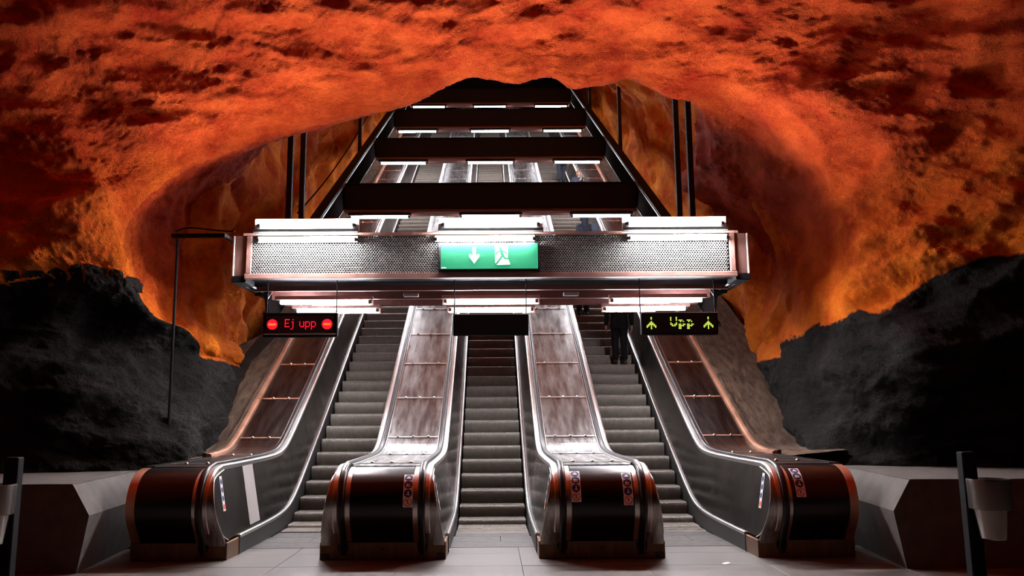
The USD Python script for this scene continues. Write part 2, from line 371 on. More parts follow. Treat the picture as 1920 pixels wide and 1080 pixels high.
# skyline of a small town painted in black on the red of the left wall
def skyline():
    k = 0.00085           # drawing units to metres
    def P(*pts):
        return Polygon([((x - 960) * k, (500 - y) * k) for x, y in pts])
    solid = [P((-60, 285), (130, 285), (135, 640), (-60, 640)), P((135, 430), (1560, 430), (1560, 640), (135, 640)),
             P((150, 380), (240, 262), (430, 255), (480, 300), (500, 360), (500, 470), (150, 470)),
             P((500, 260), (620, 185), (735, 235), (735, 280), (715, 390), (715, 470), (540, 470), (535, 280), (500, 290)),
             P((720, 380), (790, 360), (800, 240), (775, 220), (930, 95), (990, 140), (1000, 430), (720, 470)), P((1005, 95), (1035, 90), (1030, 200), (1010, 300)),
             P((1060, 80), (1320, 155), (1325, 470), (1005, 470), (1040, 300)),
             P((1300, 280), (1360, 280), (1350, 190), (1400, 160), (1440, 148), (1540, 180), (1555, 230), (1545, 280), (1540, 460), (1300, 460)),
             P((1570, 420), (1570, 290), (1620, 245), (1680, 250), (1710, 330), (1760, 370), (1830, 390), (1830, 500), (1540, 500)),
             P((480, 360), (560, 360), (560, 470), (410, 500))]
    holes = [P((205, 380), (232, 325), (228, 380)), P((420, 500), (440, 400), (465, 400), (455, 500)), P((475, 480), (485, 400), (510, 400), (500, 480)),
             P((635, 280), (640, 250), (668, 252), (665, 285)), P((832, 270), (835, 240), (860, 250), (855, 290)), P((900, 190), (905, 150), (917, 150), (915, 190)),
             P((1390, 265), (1395, 195), (1415, 190), (1408, 265)), P((1465, 260), (1470, 205), (1510, 215), (1505, 270)), P((1600, 340), (1612, 300), (1632, 310), (1625, 345)),
             P((540, 360), (545, 300), (520, 290), (500, 300), (505, 360)), P((160, 510), (165, 470), (180, 475), (178, 510))]
    return unary_union(solid).difference(unary_union(holes))
def drape(poly, cx, cz, step=0.008, lift=0.012):
    x0, z0, x1, z1 = poly.bounds
    xs, zs = np.arange(x0, x1, step), np.arange(z0, z1, step)
    X, Z = np.meshgrid(xs, zs, indexing='ij')
    cand = PH[:cut1, (TT > 0.02) & (TT < 3.9)].reshape(-1, 3)
    near = cand[(cand[:, 0] > cx + x0 - 0.3) & (cand[:, 0] < cx + x1 + 0.3) & (cand[:, 2] > cz + z0 - 0.3) & (cand[:, 2] < cz + z1 + 0.3)]
    Y = griddata(near[:, [0, 2]], near[:, 1], (X + cx, Z + cz), method='linear')
    ok = contains_xy(poly, X[:-1, :-1] + step / 2, Z[:-1, :-1] + step / 2)
    ok &= np.isfinite(Y[:-1, :-1]) & np.isfinite(Y[1:, 1:]) & np.isfinite(Y[1:, :-1]) & np.isfinite(Y[:-1, 1:])
    Y = np.nan_to_num(Y, nan=11.0)
    V = np.stack([X + cx, Y - lift, Z + cz], -1)
    a = np.arange(X.size).reshape(X.shape)
    q = np.stack([a[:-1, :-1], a[1:, :-1], a[1:, 1:], a[:-1, 1:]], -1)[ok]
    used, inv = np.unique(q, return_inverse=True)
    return V.reshape(-1, 3)[used], inv.reshape(-1, 4)
obj('painted_skyline', drape(skyline().intersection(sbox(-3, -3, 0.66, 3)), -5.88, 3.54), 'mural', wall_left, smooth=True, label='black painted skyline of small houses and towers')

# the shaft: walls and roof of the sloping tunnel behind the mouth
def shaft():
    y = np.concatenate([np.arange(12.6, 34, 0.09), np.arange(34, 58, 0.3)])
    ph = np.linspace(math.radians(-4), math.radians(184), 190)
    Y, PHI = np.meshgrid(y, ph, indexing='ij')
    c, s_ = np.cos(PHI), np.sin(PHI)
    zc = np.maximum(-7.62 + T * Y, -0.6)
    half = np.where(c > 0, 5.85, 5.62)
    top = 8.2 - 1.6 * smoothstep(Y, 16, 26) + 2.6 * (1 - smoothstep(Y, 13.2, 16.4))
    half = half + 1.1 * (1 - smoothstep(Y, 13.2, 16.2))
    X = half * np.sign(c) * np.abs(c) ** 0.45
    Z = zc - 1.2 + (top + 1.2) * np.sign(s_) * np.abs(s_) ** 0.75
    P = np.stack([X, Y, Z], -1)
    inward = np.stack([-X, 0 * X, -(Z - zc - 2.5)], -1)
    inward /= np.linalg.norm(inward, axis=2, keepdims=True)
    big = meshkit.fbm(P * np.array([0.55, 0.5, 0.4]) + 31.7, 3, 21) - 0.5
    ridge = np.abs(meshkit.fbm(P * np.array([0.8, 0.75, 0.38]) + 7.9, 3, 25) - 0.5)
    fine = meshkit.fbm(P * 3.2, 4, 27) - 0.5
    d = big * 1.5 - ridge * 1.9 + 0.35 + fine * 0.22
    return P + inward * d[..., None], ph
PS, PHS = shaft()
i1 = int(np.searchsorted(PHS, math.radians(58))); i2 = int(np.searchsorted(PHS, math.radians(122)))
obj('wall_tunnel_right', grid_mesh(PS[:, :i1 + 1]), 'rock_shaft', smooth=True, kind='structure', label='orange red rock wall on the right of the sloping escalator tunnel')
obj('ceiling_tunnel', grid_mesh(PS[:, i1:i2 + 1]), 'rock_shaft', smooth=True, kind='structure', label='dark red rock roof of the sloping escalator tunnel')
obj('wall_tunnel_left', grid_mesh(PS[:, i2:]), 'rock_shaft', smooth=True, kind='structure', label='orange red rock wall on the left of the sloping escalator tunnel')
obj('wall_tunnel_end', MB().box(-7, 7, 58, 58.2, 22, 34).get(), 'darker', kind='structure', label='dark end of the escalator tunnel')

# floor
floor = obj('floor', MB().box(-10, 10, -6, 13.4, -0.30, -0.045).get(), 'floor', kind='structure', label='grey stone station floor in large slabs')
def slabs():
    xs = [-1.07 + 1.405 * k for k in range(-6, 8)]
    rows = [(10.62, 11.12), (9.76, 10.62), (8.36, 9.76), (6.96, 8.36)]
    for r, (y0, y1) in enumerate(rows):
        sh = 0.0
        for a, b in zip(xs[:-1], xs[1:]):
            dz = 0.0015 * random.uniform(-1, 1)
            obj('floor_slab', MB().box(a + sh + 0.001, b + sh - 0.001, y0 + 0.001, y1 - 0.001, -0.045, dz, 0.004).get(), 'floor', floor)
slabs()

# ================================================================ ESCALATORS
PROF = np.array([(0.44, 0.0), (0.040, 0.0), (0.018, -0.005), (0.004, -0.018), (-0.006, -0.042), (-0.011, -0.075), (-0.011, -0.115), (-0.006, -0.16), (0.004, -0.205), (0.018, -0.25), (0.44, -0.25)])
def step_mesh(ribs):
    mb = MB()
    if ribs:
        pitch, dep, xs, ds = 0.0215, 0.006, [], []
        n = int(1.04 / pitch)
        for k in range(n):
            x = -0.52 + k * pitch
            xs += [x, x + pitch * 0.55, x + pitch * 0.6, x + pitch * 0.95]
            ds += [0, 0, 1, 1]
        xs.append(0.52); ds.append(0)
        xs, ds = np.array(xs), np.array(ds) * dep
        P = np.zeros((len(xs), len(PROF) - 1, 3))
        P[:, :, 0] = xs[:, None]
        P[:, :, 1] = PROF[None, :-1, 0]
        P[:, :, 2] = PROF[None, :-1, 1]
        P[:, 2:, 1] += ds[:, None]
        P[:, :2, 2] -= ds[:, None] * 0.5
        mb.grid(P)
        return mb.get()
    P = np.zeros((2, len(PROF), 3))
    P[0, :, 0], P[1, :, 0] = -0.52, 0.52
    P[:, :, 1], P[:, :, 2] = PROF[None, :, 0], PROF[None, :, 1]
    return mb.grid(P, True).get()
RIBBED, PLAIN = step_mesh(True), step_mesh(False)
ESC = [(0.0, 14.03, 'centre escalator between the two middle balustrades, its steps empty'),
       (-2.625, 14.269, 'left escalator below the red no-entry display, its steps empty'),
       (2.625, 14.096, 'right escalator below the green up display, people riding on it')]
for xc, y0, lab in ESC:
    t = thing('escalator', lab, 'escalator', (xc, 12.6, 0), group='escalators side by side')
    y0 = y0 - 0.4 * math.floor((y0 - 12.42) / 0.4 + 1e-6)
    yy, k = y0, 0
    while yy < YEND - 0.5:
        v, f = RIBBED if k < 20 else PLAIN
        zt = float(nos(yy)) if yy < 15 else -7.62 + T * yy - 0.015 + 0.0
        obj('step', (v + np.array([xc, yy, zt]), f), 'step', t)
        yy += 0.4; k += 1
    comb = MB().box(xc - 0.53, xc + 0.53, 12.12, 12.60, -0.04, 0.003, 0.004)
    for q in range(44):
        x = xc - 0.52 + q * 0.0241
        comb.box(x, x + 0.010, 12.58, 12.74, -0.01, 0.012)
    obj('comb_plate', comb.get(), 'comb', t)
    for r, (a, b) in enumerate([(11.125, 11.60), (11.605, 12.115)]):
        for sx in ((-0.56, 0.11), (0.115, 0.56)) if r else ((-0.56, 0.56),):
            obj('landing_plate', MB().box(xc + sx[0], xc + sx[1], a, b, -0.04, 0.002, 0.004).get(), 'comb', t)
    obj('comb_light_strip', MB().box(xc - 0.53, xc + 0.53, 12.60, 12.625, -0.03, -0.002).get(), 'skirt', t)

# ---------------------------------------------------------------- balustrades
def offset_path(path, d):
    t = np.gradient(path, axis=0)
    t /= np.linalg.norm(t, axis=1, keepdims=True)
    return path + np.stack([-t[:, 1], t[:, 0]], 1) * d

def face_front(z):
    """y of the newel's outline at height z."""
    i = int(np.argmax(NEWEL[:, 1]))
    return np.interp(z, NEWEL[:i + 1, 1], NEWEL[:i + 1, 0])

def balustrade_side(t, xe, sg, plate=False):
    """the side of a balustrade that faces the escalator at xe; sg is +1 on that escalator's right."""
    X = lambda a: xe + sg * a
    # skirt below the strip
    ys = np.concatenate([[10.7], YS[YS > 10.8]])
    P = np.zeros((len(ys), 4, 3))
    P[:, 0, 0] = P[:, 1, 0] = X(0.548); P[:, 2, 0] = P[:, 3, 0] = X(0.60)
    P[:, :, 1] = ys[:, None]
    P[:, 0, 2] = P[:, 3, 2] = np.where(ys < 12.3, 0.0, nos(ys) - 0.30 * smoothstep(ys, 12.3, 13.0))
    P[:, 1, 2] = P[:, 2, 2] = strip(ys) - 0.02
    obj('skirt_panel', MB().grid(P, True).get(), 'skirt', t)
    a = np.linspace(0, 2 * np.pi, 10, endpoint=False)
    prof = np.stack([X(0.562) + 0.024 * np.cos(a), 0.026 * np.sin(a)], 1)
    obj('skirt_strip', MB().sweep(np.stack([ys, strip(ys)], 1), prof).get(), 'polish', t, smooth=50)
    # inner panel, leaning outwards, in lengths
    cuts = [9.9, 11.2, 11.75, 12.3, 13.0, 14.2, 15.45, 16.7, 19.2, 21.7, 24.2, 28, 32, 36, 40, 45, YEND]
    for c0, c1 in zip(cuts[:-1], cuts[1:]):
        n = max(3, int((c1 - c0) / 0.12)) if c1 < 17 else 3
        w = np.linspace(0, 1, 14 if c0 < 10 else 5)
        P = np.zeros((n, len(w), 3))
        for j, ww in enumerate(w):
            if c0 < 10:
                z0 = 0.225 + (1.045 - 0.225) * ww
                y0 = float(face_front(z0)) + 0.02 + 0.28 * max(0, (ww - 0.86) / 0.14) ** 2 + 0.14 * max(0, (0.12 - ww) / 0.12) ** 2
            else:
                y0 = c0 + 0.002
            y = np.linspace(y0, c1 - 0.002, n)
            zb, zt = strip(y) + 0.02, rail(y) - 0.045
            P[:, j, 0] = X(0.578 + (0.725 - 0.578) * ww)
            P[:, j, 1] = y
            P[:, j, 2] = zb + (zt - zb) * ww
        q = P.copy(); q[:, :, 0] += sg * 0.012
        loop = np.concatenate([P, q[:, ::-1]], 1)
        obj('inner_panel', MB().grid(loop, True).get(), 'inner', t)
    # bright edge around the newel end of the panel
    w = np.linspace(0, 1, 30)
    z0 = 0.225 + 0.82 * w
    y0 = np.array([float(face_front(z)) + 0.02 + 0.28 * max(0, (q - 0.86) / 0.14) ** 2 + 0.14 * max(0, (0.12 - q) / 0.12) ** 2 for z, q in zip(z0, w)])
    obj('panel_edge', MB().tube(np.stack([X(0.575 + 0.147 * w), y0 - 0.006, z0], 1), 0.008, 6).get(), 'polish', t, smooth=50)
    # stainless guide that carries the handrail, and the rubber handrail
    g = [(X(0.722), -0.06), (X(0.722), -0.012), (X(0.745), 0.0), (X(0.792), 0.0), (X(0.797), -0.012), (X(0.797), -0.06)]
    obj('handrail_guide', MB().sweep(RAILPATH[8:], g).get(), 'polish', t, smooth=25)
    b = [(X(0.797), -0.012), (X(0.797), 0.018), (X(0.806), 0.031), (X(0.822), 0.037), (X(0.850), 0.037), (X(0.866), 0.031), (X(0.875), 0.018), (X(0.875), -0.012)]
    obj('handrail', MB().sweep(RAILPATH, b).get(), 'rubber', t, smooth=40)
    # cheek: the bright metal at the front between handrail and side panel
    i = 34
    fr = offset_path(NEWEL, -0.006)[3:i + 5]
    zz = fr[:, 1]
    xi = np.full(len(fr), X(0.797))
    xo = X(0.575 + (0.735 - 0.575) * np.clip((zz - 0.225) / 0.82, 0, 1))
    P = np.stack([np.stack([xi, fr[:, 0], zz], 1), np.stack([0.5 * (xi + xo), fr[:, 0] - 0.003, zz], 1), np.stack([xo, fr[:, 0], zz], 1), np.stack([xo, fr[:, 0] + 0.03, zz], 1), np.stack([xi, fr[:, 0] + 0.03, zz], 1)], 1)
    obj('newel_cheek', MB().grid(P, True).get(), 'steel', t, smooth=35)
    obj('handrail_boot', MB().tube([(X(0.836), 10.23, 0.14), (X(0.836), 10.195, 0.14)], 0.062, 16).box(X(0.836) - 0.062, X(0.836) + 0.062, 10.195, 10.23, 0.14, 0.21).get(), 'rubber', t, smooth=40)
    if plate:
        y = np.linspace(11.25, 11.72, 6)
        P = np.zeros((6, 2, 3))
        for j, ww in enumerate((0.06, 0.98)):
            zb, zt = strip(y) + 0.02, rail(y) - 0.045
            P[:, j] = np.stack([np.full(6, X(0.578 + 0.147 * ww - 0.004)), y, zb + (zt - zb) * ww], 1)
        q = P.copy(); q[:, :, 0] += sg * 0.003
        obj('cover_plate', MB().grid(np.concatenate([P, q[:, ::-1]], 1), True).get(), 'plate', t, label='pale grey plate on the inner panel')

SEAMS = [11.0, 12.95] + [13.97 + 1.235 * k for k in range(30)]
def deck(t, xa, xb, fr, lip, material='deck', lift=0.0):
    """the top deck between xa and xb in lengths, each joint under a cover strip with dome bolts at the given fractions."""
    xa, xb = min(xa, xb), max(xa, xb)
    ends = [10.45] + [s_ for s_ in SEAMS if s_ < YEND - 1] + [YEND]
    for c0, c1 in zip(ends[:-1], ends[1:]):
        y = np.linspace(c0 + 0.003, c1 - 0.003, 10 if c1 < 16 else 2)
        path = np.stack([y, rail(y) + lift], 1)
        obj('deck_panel', MB().sweep(path, [(xa, -0.035), (xa, -0.022), (xb, -0.022), (xb, -0.035)]).get(), material, t)
    for i, c in enumerate(ends[1:-1]):
        y = np.array([c - 0.02, c + 0.02])
        path = np.stack([y, rail(y) + lift], 1)
        st = obj('joint_strip', MB().sweep(path, [(xa + 0.01, -0.022), (xa + 0.01, -0.014), (xb - 0.01, -0.014), (xb - 0.01, -0.022)]).get(), 'polish' if material == 'deck' else 'copper', t)
        up = np.array([0, -T, 1.0]) / math.hypot(1, T) if c > 13.4 else np.array([0, 0, 1.0])
        many = MB()
        for q in fr:
            p = np.array([xa + (xb - xa) * q, c, float(rail(c)) + lift]) - up * 0.016
            mb = MB().tube([p, p + up * 0.010, p + up * 0.020, p + up * 0.026], [0.024, 0.024, 0.017, 0.004], 10)
            if i < 10:
                obj('dome_bolt', mb.get(), 'polish', st, smooth=50)
            else:
                many.add(*mb.get())
        if many.n:
            obj('dome_bolts', many.get(), 'polish', st, kind='stuff')
    for side in lip:
        x = xa if side < 0 else xb
        obj('deck_lip', MB().sweep(np.stack([YS, rail(YS) + lift], 1), [(x - 0.007, -0.03), (x - 0.007, 0.0), (x + 0.007, 0.0), (x + 0.007, -0.03)]).get(), 'polish', t)

def front_cover(t, xa, xb, material='steel'):
    xa, xb = min(xa, xb), max(xa, xb)
    fr = offset_path(NEWEL, -0.024)[4:]
    obj('front_cover', MB().sweep(fr, [(xa, -0.012), (xa, 0.0), (xb, 0.0), (xb, -0.012)]).get(), material, t, smooth=35)

def sticker(t, x, z0, w=0.115, h=0.42):
    """safety sticker bent round the front of a newel: three blue discs, one red ring, on white."""
    i = int(np.argmax(NEWEL[:, 1]))
    path = offset_path(NEWEL, -0.022)
    L = np.concatenate([[0], np.cumsum(np.linalg.norm(np.diff(path, axis=0), axis=1))])
    base = float(np.interp(z0, path[:i + 1, 1], L[:i + 1]))
    def place(v, lift):
        l = base + v[:, 1]
        y, z = np.interp(l, L, path[:, 0]), np.interp(l, L, path[:, 1])
        tx, tz = np.gradient(path[:, 0], L), np.gradient(path[:, 1], L)
        ny, nz = -np.interp(l, L, tz), np.interp(l, L, tx)
        k = v[:, 2] + lift
        return np.stack([x + v[:, 0], y + ny * k, z + nz * k], 1)
    def flat(shape, lift):
        parts = [sbox(-1, a, 1, a + 0.02) for a in np.arange(-0.01, h + 0.02, 0.02)]
        mb = MB()
        for p in parts:
            g = shape.intersection(p)
            for gg in getattr(g, 'geoms', [g]):
                if gg.geom_type == 'Polygon' and gg.area > 1e-7:
                    mb.poly(gg, 0.0008, lambda v: place(v, lift))
        return mb.get()
    st = obj('safety_sticker', flat(sbox(-w / 2, 0, w / 2, h), 0.001), 'sticker', t, label='white safety sticker with three blue discs over one red ring')
    for k, c in enumerate(('sticker_red', 'sticker_blue', 'sticker_blue', 'sticker_blue')):
        cy = h * (0.14 + 0.245 * k)
        r = w * 0.42
        if k == 0:
            ring = Point(0, cy).buffer(r).difference(Point(0, cy).buffer(r * 0.8)).union(Polygon([(-r * .62, cy + r * .75), (-r * .75, cy + r * .62), (r * .62, cy - r * .75), (r * .75, cy - r * .62)]))
            obj('red_ring', flat(ring, 0.003), 'sticker_red', st)
            obj('pictogram', flat(Point(0, cy + r * .35).buffer(r * .18).union(Polygon([(-r * .4, cy - r * .5), (0, cy + r * .15), (r * .42, cy - r * .45), (r * .1, cy - r * .2)])), 0.002), 'sticker_black', st)
        else:
            obj('blue_disc', flat(Point(0, cy).buffer(r), 0.002), 'sticker_blue', st)
            pic = [None, Polygon([(-r * .1, cy + r * .6), (r * .2, cy + r * .5), (r * .15, cy), (r * .5, cy - r * .5), (-r * .5, cy - r * .35), (-r * .05, cy - r * .1)]),
                   Point(-r * .2, cy).buffer(r * .38).union(sbox(-r * .6, cy - r * .55, r * .4, cy - r * .35)).union(sbox(r * .3, cy - r * .5, r * .5, cy + r * .3)),
                   Polygon([(-r * .6, cy - r * .4), (r * .6, cy - r * .4), (r * .35, cy + r * .1), (r * .05, cy + r * .6), (-r * .3, cy + r * .1)])][k]
            obj('pictogram', flat(pic, 0.003), 'sticker', st)

def side_sticker(t, xe, sg, y0, w=0.085):
    """the same kind of sticker flat on the inner panel."""
    X = lambda a: xe + sg * a
    def pt(u, q, lift):
        y = y0 + u
        zb, zt = float(strip(y)) + 0.02, float(rail(y)) - 0.045
        return (X(0.578 + 0.147 * q - lift), y, zb + (zt - zb) * q)
    def disc(q, r, lift, n=16):
        mb = MB()
        c = pt(w / 2, q, lift)
        vs = [c] + [pt(w / 2 + r * math.cos(a), q + r / 0.85 * math.sin(a), lift) for a in np.linspace(0, 2 * np.pi, n, endpoint=False)]
        return mb.add(vs, [[0, 1 + i, 1 + (i + 1) % n] for i in range(n)]).get()
    def quad(u0, u1, q0, q1, lift):
        return MB().hull([pt(u, q, l) for u in (u0, u1) for q in (q0, q1) for l in (lift, lift + 0.002)]).get()
    st = obj('safety_sticker', quad(0, w, 0.40, 0.90, 0.001), 'sticker', t, label='white safety sticker with blue and red discs on the inner panel')
    obj('red_disc', disc(0.46, w * 0.40, 0.004), 'sticker_red', st)
    for q in (0.58, 0.70, 0.82):
        obj('blue_disc', disc(q, w * 0.40, 0.004), 'sticker_blue', st)

def plinth(t, xa, xb, material):
    xa, xb = min(xa, xb), max(xa, xb)
    obj('plinth', MB().box(xa, xb, 10.21, 11.2, 0.0, 0.205, 0.006).get(), material, t)
    obj('plinth_skirting', MB().box(xa + 0.004, xb - 0.004, 11.204, 12.7, 0.0, 0.19, 0.004).get(), 'plate', t)

for c, lab in ((-1.3125, 'low steel balustrade between the left and centre escalators, bright riveted deck, one safety sticker'), (1.3125, 'low steel balustrade between the centre and right escalators, bright riveted deck, two safety stickers')):
    t = thing('balustrade', lab, 'escalator balustrade', (c, 10.21, 0), group='balustrades between the escalators')
    lo, hi = c - 1.3125, c + 1.3125
    balustrade_side(t, lo, 1)
    balustrade_side(t, hi, -1)
    deck(t, c - 0.425, c + 0.425, (0.2, 0.5, 0.8), (-1, 1))
    front_cover(t, c - 0.365, c + 0.365, 'cover')
    for s_ in (-1, 1):
        front_cover(t, c + s_ * 0.372, c + s_ * 0.432, 'polish')
    plinth(t, c - 0.755, c + 0.755, 'bronze')
    obj('plinth_socket', MB().tube([(c, 10.212, 0.125), (c, 10.2, 0.125)], 0.016, 10).get(), 'rubber', t)
    if c < 0:
        obj('plinth_vent', MB().box(c - 0.745, c - 0.64, 10.2, 10.212, 0.015, 0.075).get(), 'rubber', t)
        obj('plinth_vent', MB().box(c + 0.64, c + 0.745, 10.2, 10.212, 0.015, 0.075).get(), 'rubber', t)
        sticker(t, c + 0.315, 0.63)
        side_sticker(t, hi, -1, 10.3)
    else:
        obj('plinth_vent', MB().box(c + 0.64, c + 0.745, 10.2, 10.212, 0.015, 0.075).get(), 'rubber', t)
        sticker(t, c - 0.315, 0.68)
        sticker(t, c + 0.30, 0.64)
        side_sticker(t, lo, 1, 10.3)
for s_, lab in ((-1, 'outermost balustrade left of the left escalator, steel deck coloured as if shaded, with copper trim'), (1, 'outermost balustrade right of the right escalator, steel deck coloured as if shaded, with copper trim')):
    c = s_ * 3.88
    t = thing('balustrade', lab, 'escalator balustrade', (c, 10.21, 0), group='balustrades between the escalators')
    xe = s_ * 2.625
    balustrade_side(t, xe, s_, plate=s_ < 0)
    deck(t, s_ * 3.515, s_ * 4.21, (0.3, 0.7), (-s_,), 'deck_shaded')
    front_cover(t, s_ * 3.56, s_ * 4.22, 'cover')
    front_cover(t, s_ * 3.51, s_ * 3.553, 'polish')
    front_cover(t, s_ * 4.225, s_ * 4.33, 'copper')
    plinth(t, s_ * 3.18, s_ * 4.34, 'bronze')
    tr = [(s_ * 4.22, -0.05), (s_ * 4.225, 0.02), (s_ * 4.26, 0.035), (s_ * 4.30, 0.035), (s_ * 4.30, -0.05)]
    YT = YS[YS > 12.55]
    obj('deck_edge', MB().sweep(np.stack([YS[YS < 12.8], rail(YS[YS < 12.8])], 1), [(s_ * 4.215, -0.05), (s_ * 4.215, -0.012), (s_ * 4.34, -0.012), (s_ * 4.34, -0.05)]).get(), 'deck_shaded', t)
    obj('edge_trim', MB().sweep(np.stack([YT, rail(YT)], 1), tr).get(), 'copper', t, smooth=30)
    tr = [(s_ * 4.302, -0.05), (s_ * 4.302, 0.045), (s_ * 4.36, 0.045), (s_ * 4.36, -0.05)]
    obj('edge_kerb', MB().sweep(np.stack([YT, rail(YT)], 1), tr).get(), 'wing', t)
    if s_ < 0:
        side_sticker(t, xe, -1, 10.28)
    else:
        sticker(t, 3.66, 0.72)
        side_sticker(t, xe, 1, 10.28)
    # concrete wing beside it
    ya = np.concatenate([np.linspace(12.22, 20, 64), np.arange(21, YEND, 1.0)])
    if s_ < 0:
        xo = np.interp(ya, [12.7, 14.5, 16.8, 17.5, 18.5, 60], [5.0, 5.6, 5.45, 4.9, 4.86, 4.86])
    else:
        xo = np.interp(ya, [12.7, 14.5, 19.5, 20.5, 60], [5.2, 5.6, 5.45, 4.9, 4.86])
    u = np.linspace(0, 1, 9)
    P = np.zeros((len(ya), len(u), 3))
    xo = xo + 0.05 * (meshkit.fbm(np.stack([ya * 2, 0 * ya, 0 * ya + s_], 1), 3, 2) - 0.5)
    P[:, :, 0] = s_ * (4.365 + (xo - 4.365)[:, None] * u[None])
    P[:, :, 1] = ya[:, None]
    P[:, :, 2] = rail(ya)[:, None] - 0.03 + 0.10 * u[None]
    P[:, :, 2] += 0.05 * (meshkit.fbm(P * 1.8, 3, 6) - 0.5)
    Q = P.copy(); Q[:, :, 2] -= 0.5
    w = thing('concrete_wing', 'sloping raw concrete ledge beside the %s balustrade%s' % (('left outermost', ', streaked by a dark stain') if s_ < 0 else ('right outermost', ', brown and unstained')), 'concrete ledge', (s_ * 4.9, 12.8, 0))
    obj('slab', MB().grid(np.concatenate([P, Q[:, ::-1]], 1), True).get(), 'wing', w, smooth=40)
    yb = np.arange(20.5, YEND - 1, 1.0)
    obj('edge_strip', MB().sweep(np.stack([yb, rail(yb) + 0.10], 1), [(s_ * 4.80, -0.03), (s_ * 4.80, 0.03), (s_ * 4.86, 0.03), (s_ * 4.86, -0.03)]).get(), 'white', w)
    if s_ < 0:
        yy = np.linspace(13.3, 17.8, 60)
        cx = np.interp(yy, [13.3, 15, 16.5, 17.8], [-4.62, -4.80, -4.92, -4.70])
        wd = np.interp(yy, [13.3, 13.7, 15.5, 17.8], [0.03, 0.07, 0.11, 0.17]) * (0.7 + 0.6 * meshkit.fbm(np.stack([yy * 2.3, 0 * yy, 0 * yy], 1), 3, 4))
        G = np.zeros((60, 3, 3))
        for j, q in enumerate((-1, 0, 1)):
            x = cx + q * wd
            G[:, j] = np.stack([x, yy, rail(yy) - 0.03 + 0.10 * np.clip((-x - 4.365) / np.maximum(np.interp(yy, ya, xo) - 4.365, 0.1), 0, 1.0) + 0.022], 1)
            G[:, j, 2] += 0.05 * (meshkit.fbm(np.stack([x, yy, rail(yy)], 1) * 1.8, 3, 6) - 0.5)
        obj('stain', MB().grid(G).get(), 'stain', w, label='dark water stain running down the concrete')

# ================================================================ CANOPY with the perforated front
def lamp(name, label, x, y, z, L, m, r=0.036, style='under', group=None):
    t = thing(name, label, 'fluorescent lamp', (x, y, z), group=group)
    if style == 'top':           # tray behind and below a fat diffuser tube, open to the front
        mb = MB().box(x - L / 2 - 0.10, x + L / 2 + 0.10, y - 0.06, y + 0.10, z - 0.125, z - 0.07, 0.006)
        obj('tray', mb.get(), 'tray', t)
        mb = MB().box(x - L / 2 - 0.10, x + L / 2 + 0.10, y + 0.048, y + 0.062, z - 0.075, z + 0.118, 0.004)
        obj('reflector', mb.get(), 'white', t)
    elif style == 'front':
        mb = MB().box(x - L / 2 - 0.04, x + L / 2 + 0.04, y + 0.055, y + 0.09, z - 0.03, z + 0.07, 0.006)
        obj('tray', mb.get(), 'white', t)
    else:
        mb = MB().box(x - L / 2 - 0.08, x + L / 2 + 0.08, y - 0.06, y + 0.06, z + 0.04, z + 0.105, 0.006)
        if style == 'under':
            sa, sb = x - L / 2 - 0.08, x + L / 2 + 0.08     # added shield keeps the steps dark; outer lamps stay open toward the walls
            sa, sb = (sa + 0.62 if x < -1 else sa), (sb - 0.62 if x > 1 else sb)
            mb.box(sa, sb, y + 0.045, y + 0.06, z - 0.05, z + 0.05, 0.004)
        obj('housing', mb.get(), 'paint_pink' if style == 'under' else 'dark', t)
    obj('tube', MB().tube([(x - L / 2, y, z), (x - L / 2 + 0.02, y, z), (x + L / 2 - 0.02, y, z), (x + L / 2, y, z)], [r * 0.7, r, r, r * 0.7], 12).get(), m, t, smooth=50)
    for s_ in (-1, 1):
        xx = x + s_ * L / 2
        e = MB().tube([(xx, y, z), (xx + s_ * 0.05, y, z)], [r * 0.75, r * 0.45], 10)
        if style in ('under', 'shaft'):
            e.box(min(xx, xx + s_ * 0.05), max(xx, xx + s_ * 0.05), y - 0.02, y + 0.02, z, z + 0.05)
        else:
            e.box(min(xx, xx + s_ * 0.05), max(xx, xx + s_ * 0.05), y, y + 0.075, z - 0.02 if style == 'front' else z - 0.08, z + 0.02)
        obj('end_holder', e.get(), 'dark', t, smooth=50)
    return t

CY = 12.80
t = thing('canopy', 'wide lamp canopy with perforated metal front across all three escalators', 'canopy', (0, CY, 3.85))
obj('bottom_rail', MB().box(-3.89, 3.89, CY - 0.03, CY + 0.05, 3.85, 3.935, 0.006).get(), 'paint_pink', t)
obj('top_rail', MB().box(-3.93, 3.93, CY - 0.03, CY + 0.05, 4.545, 4.59, 0.006).get(), 'paint_pink', t)
for s_ in (-1, 1):
    obj('stile', MB().box(min(s_ * 3.79, s_ * 3.87), max(s_ * 3.79, s_ * 3.87), CY - 0.028, CY + 0.05, 3.936, 4.544, 0.006).get(), 'paint_pink', t)
    a, b = sorted((s_ * 3.875, s_ * 4.06))
    obj('end_panel', MB().box(a, b, CY + 0.01, CY + 0.06, 3.90, 4.55, 0.006).get(), 'paint_pink', t)
    obj('end_edge', MB().box(*sorted((s_ * 4.062, s_ * 4.09)), CY - 0.005, CY + 0.4, 3.90, 4.55, 0.006).get(), 'white', t)
    obj('end_bracket', MB().box(*sorted((s_ * 3.87, s_ * 4.10)), CY + 0.0, CY + 0.5, 3.80, 3.895, 0.01).get(), 'darker', t)
    obj('side_strut', MB().box(*sorted((s_ * 4.0, s_ * 4.09)), CY + 0.5, 15.3, 3.80, 3.90, 0.008).get(), 'dark', t)
    obj('inner_strut', MB().tube([(s_ * 3.93, CY + 0.3, 3.83), (s_ * 3.93, 15.2, 3.83)], 0.022, 8).get(), 'plate', t)
    obj('side_panel', MB().box(*sorted((s_ * 4.02, s_ * 4.06)), CY + 0.06, 15.3, 3.90, 4.55, 0.006).get(), 'stringer', t)
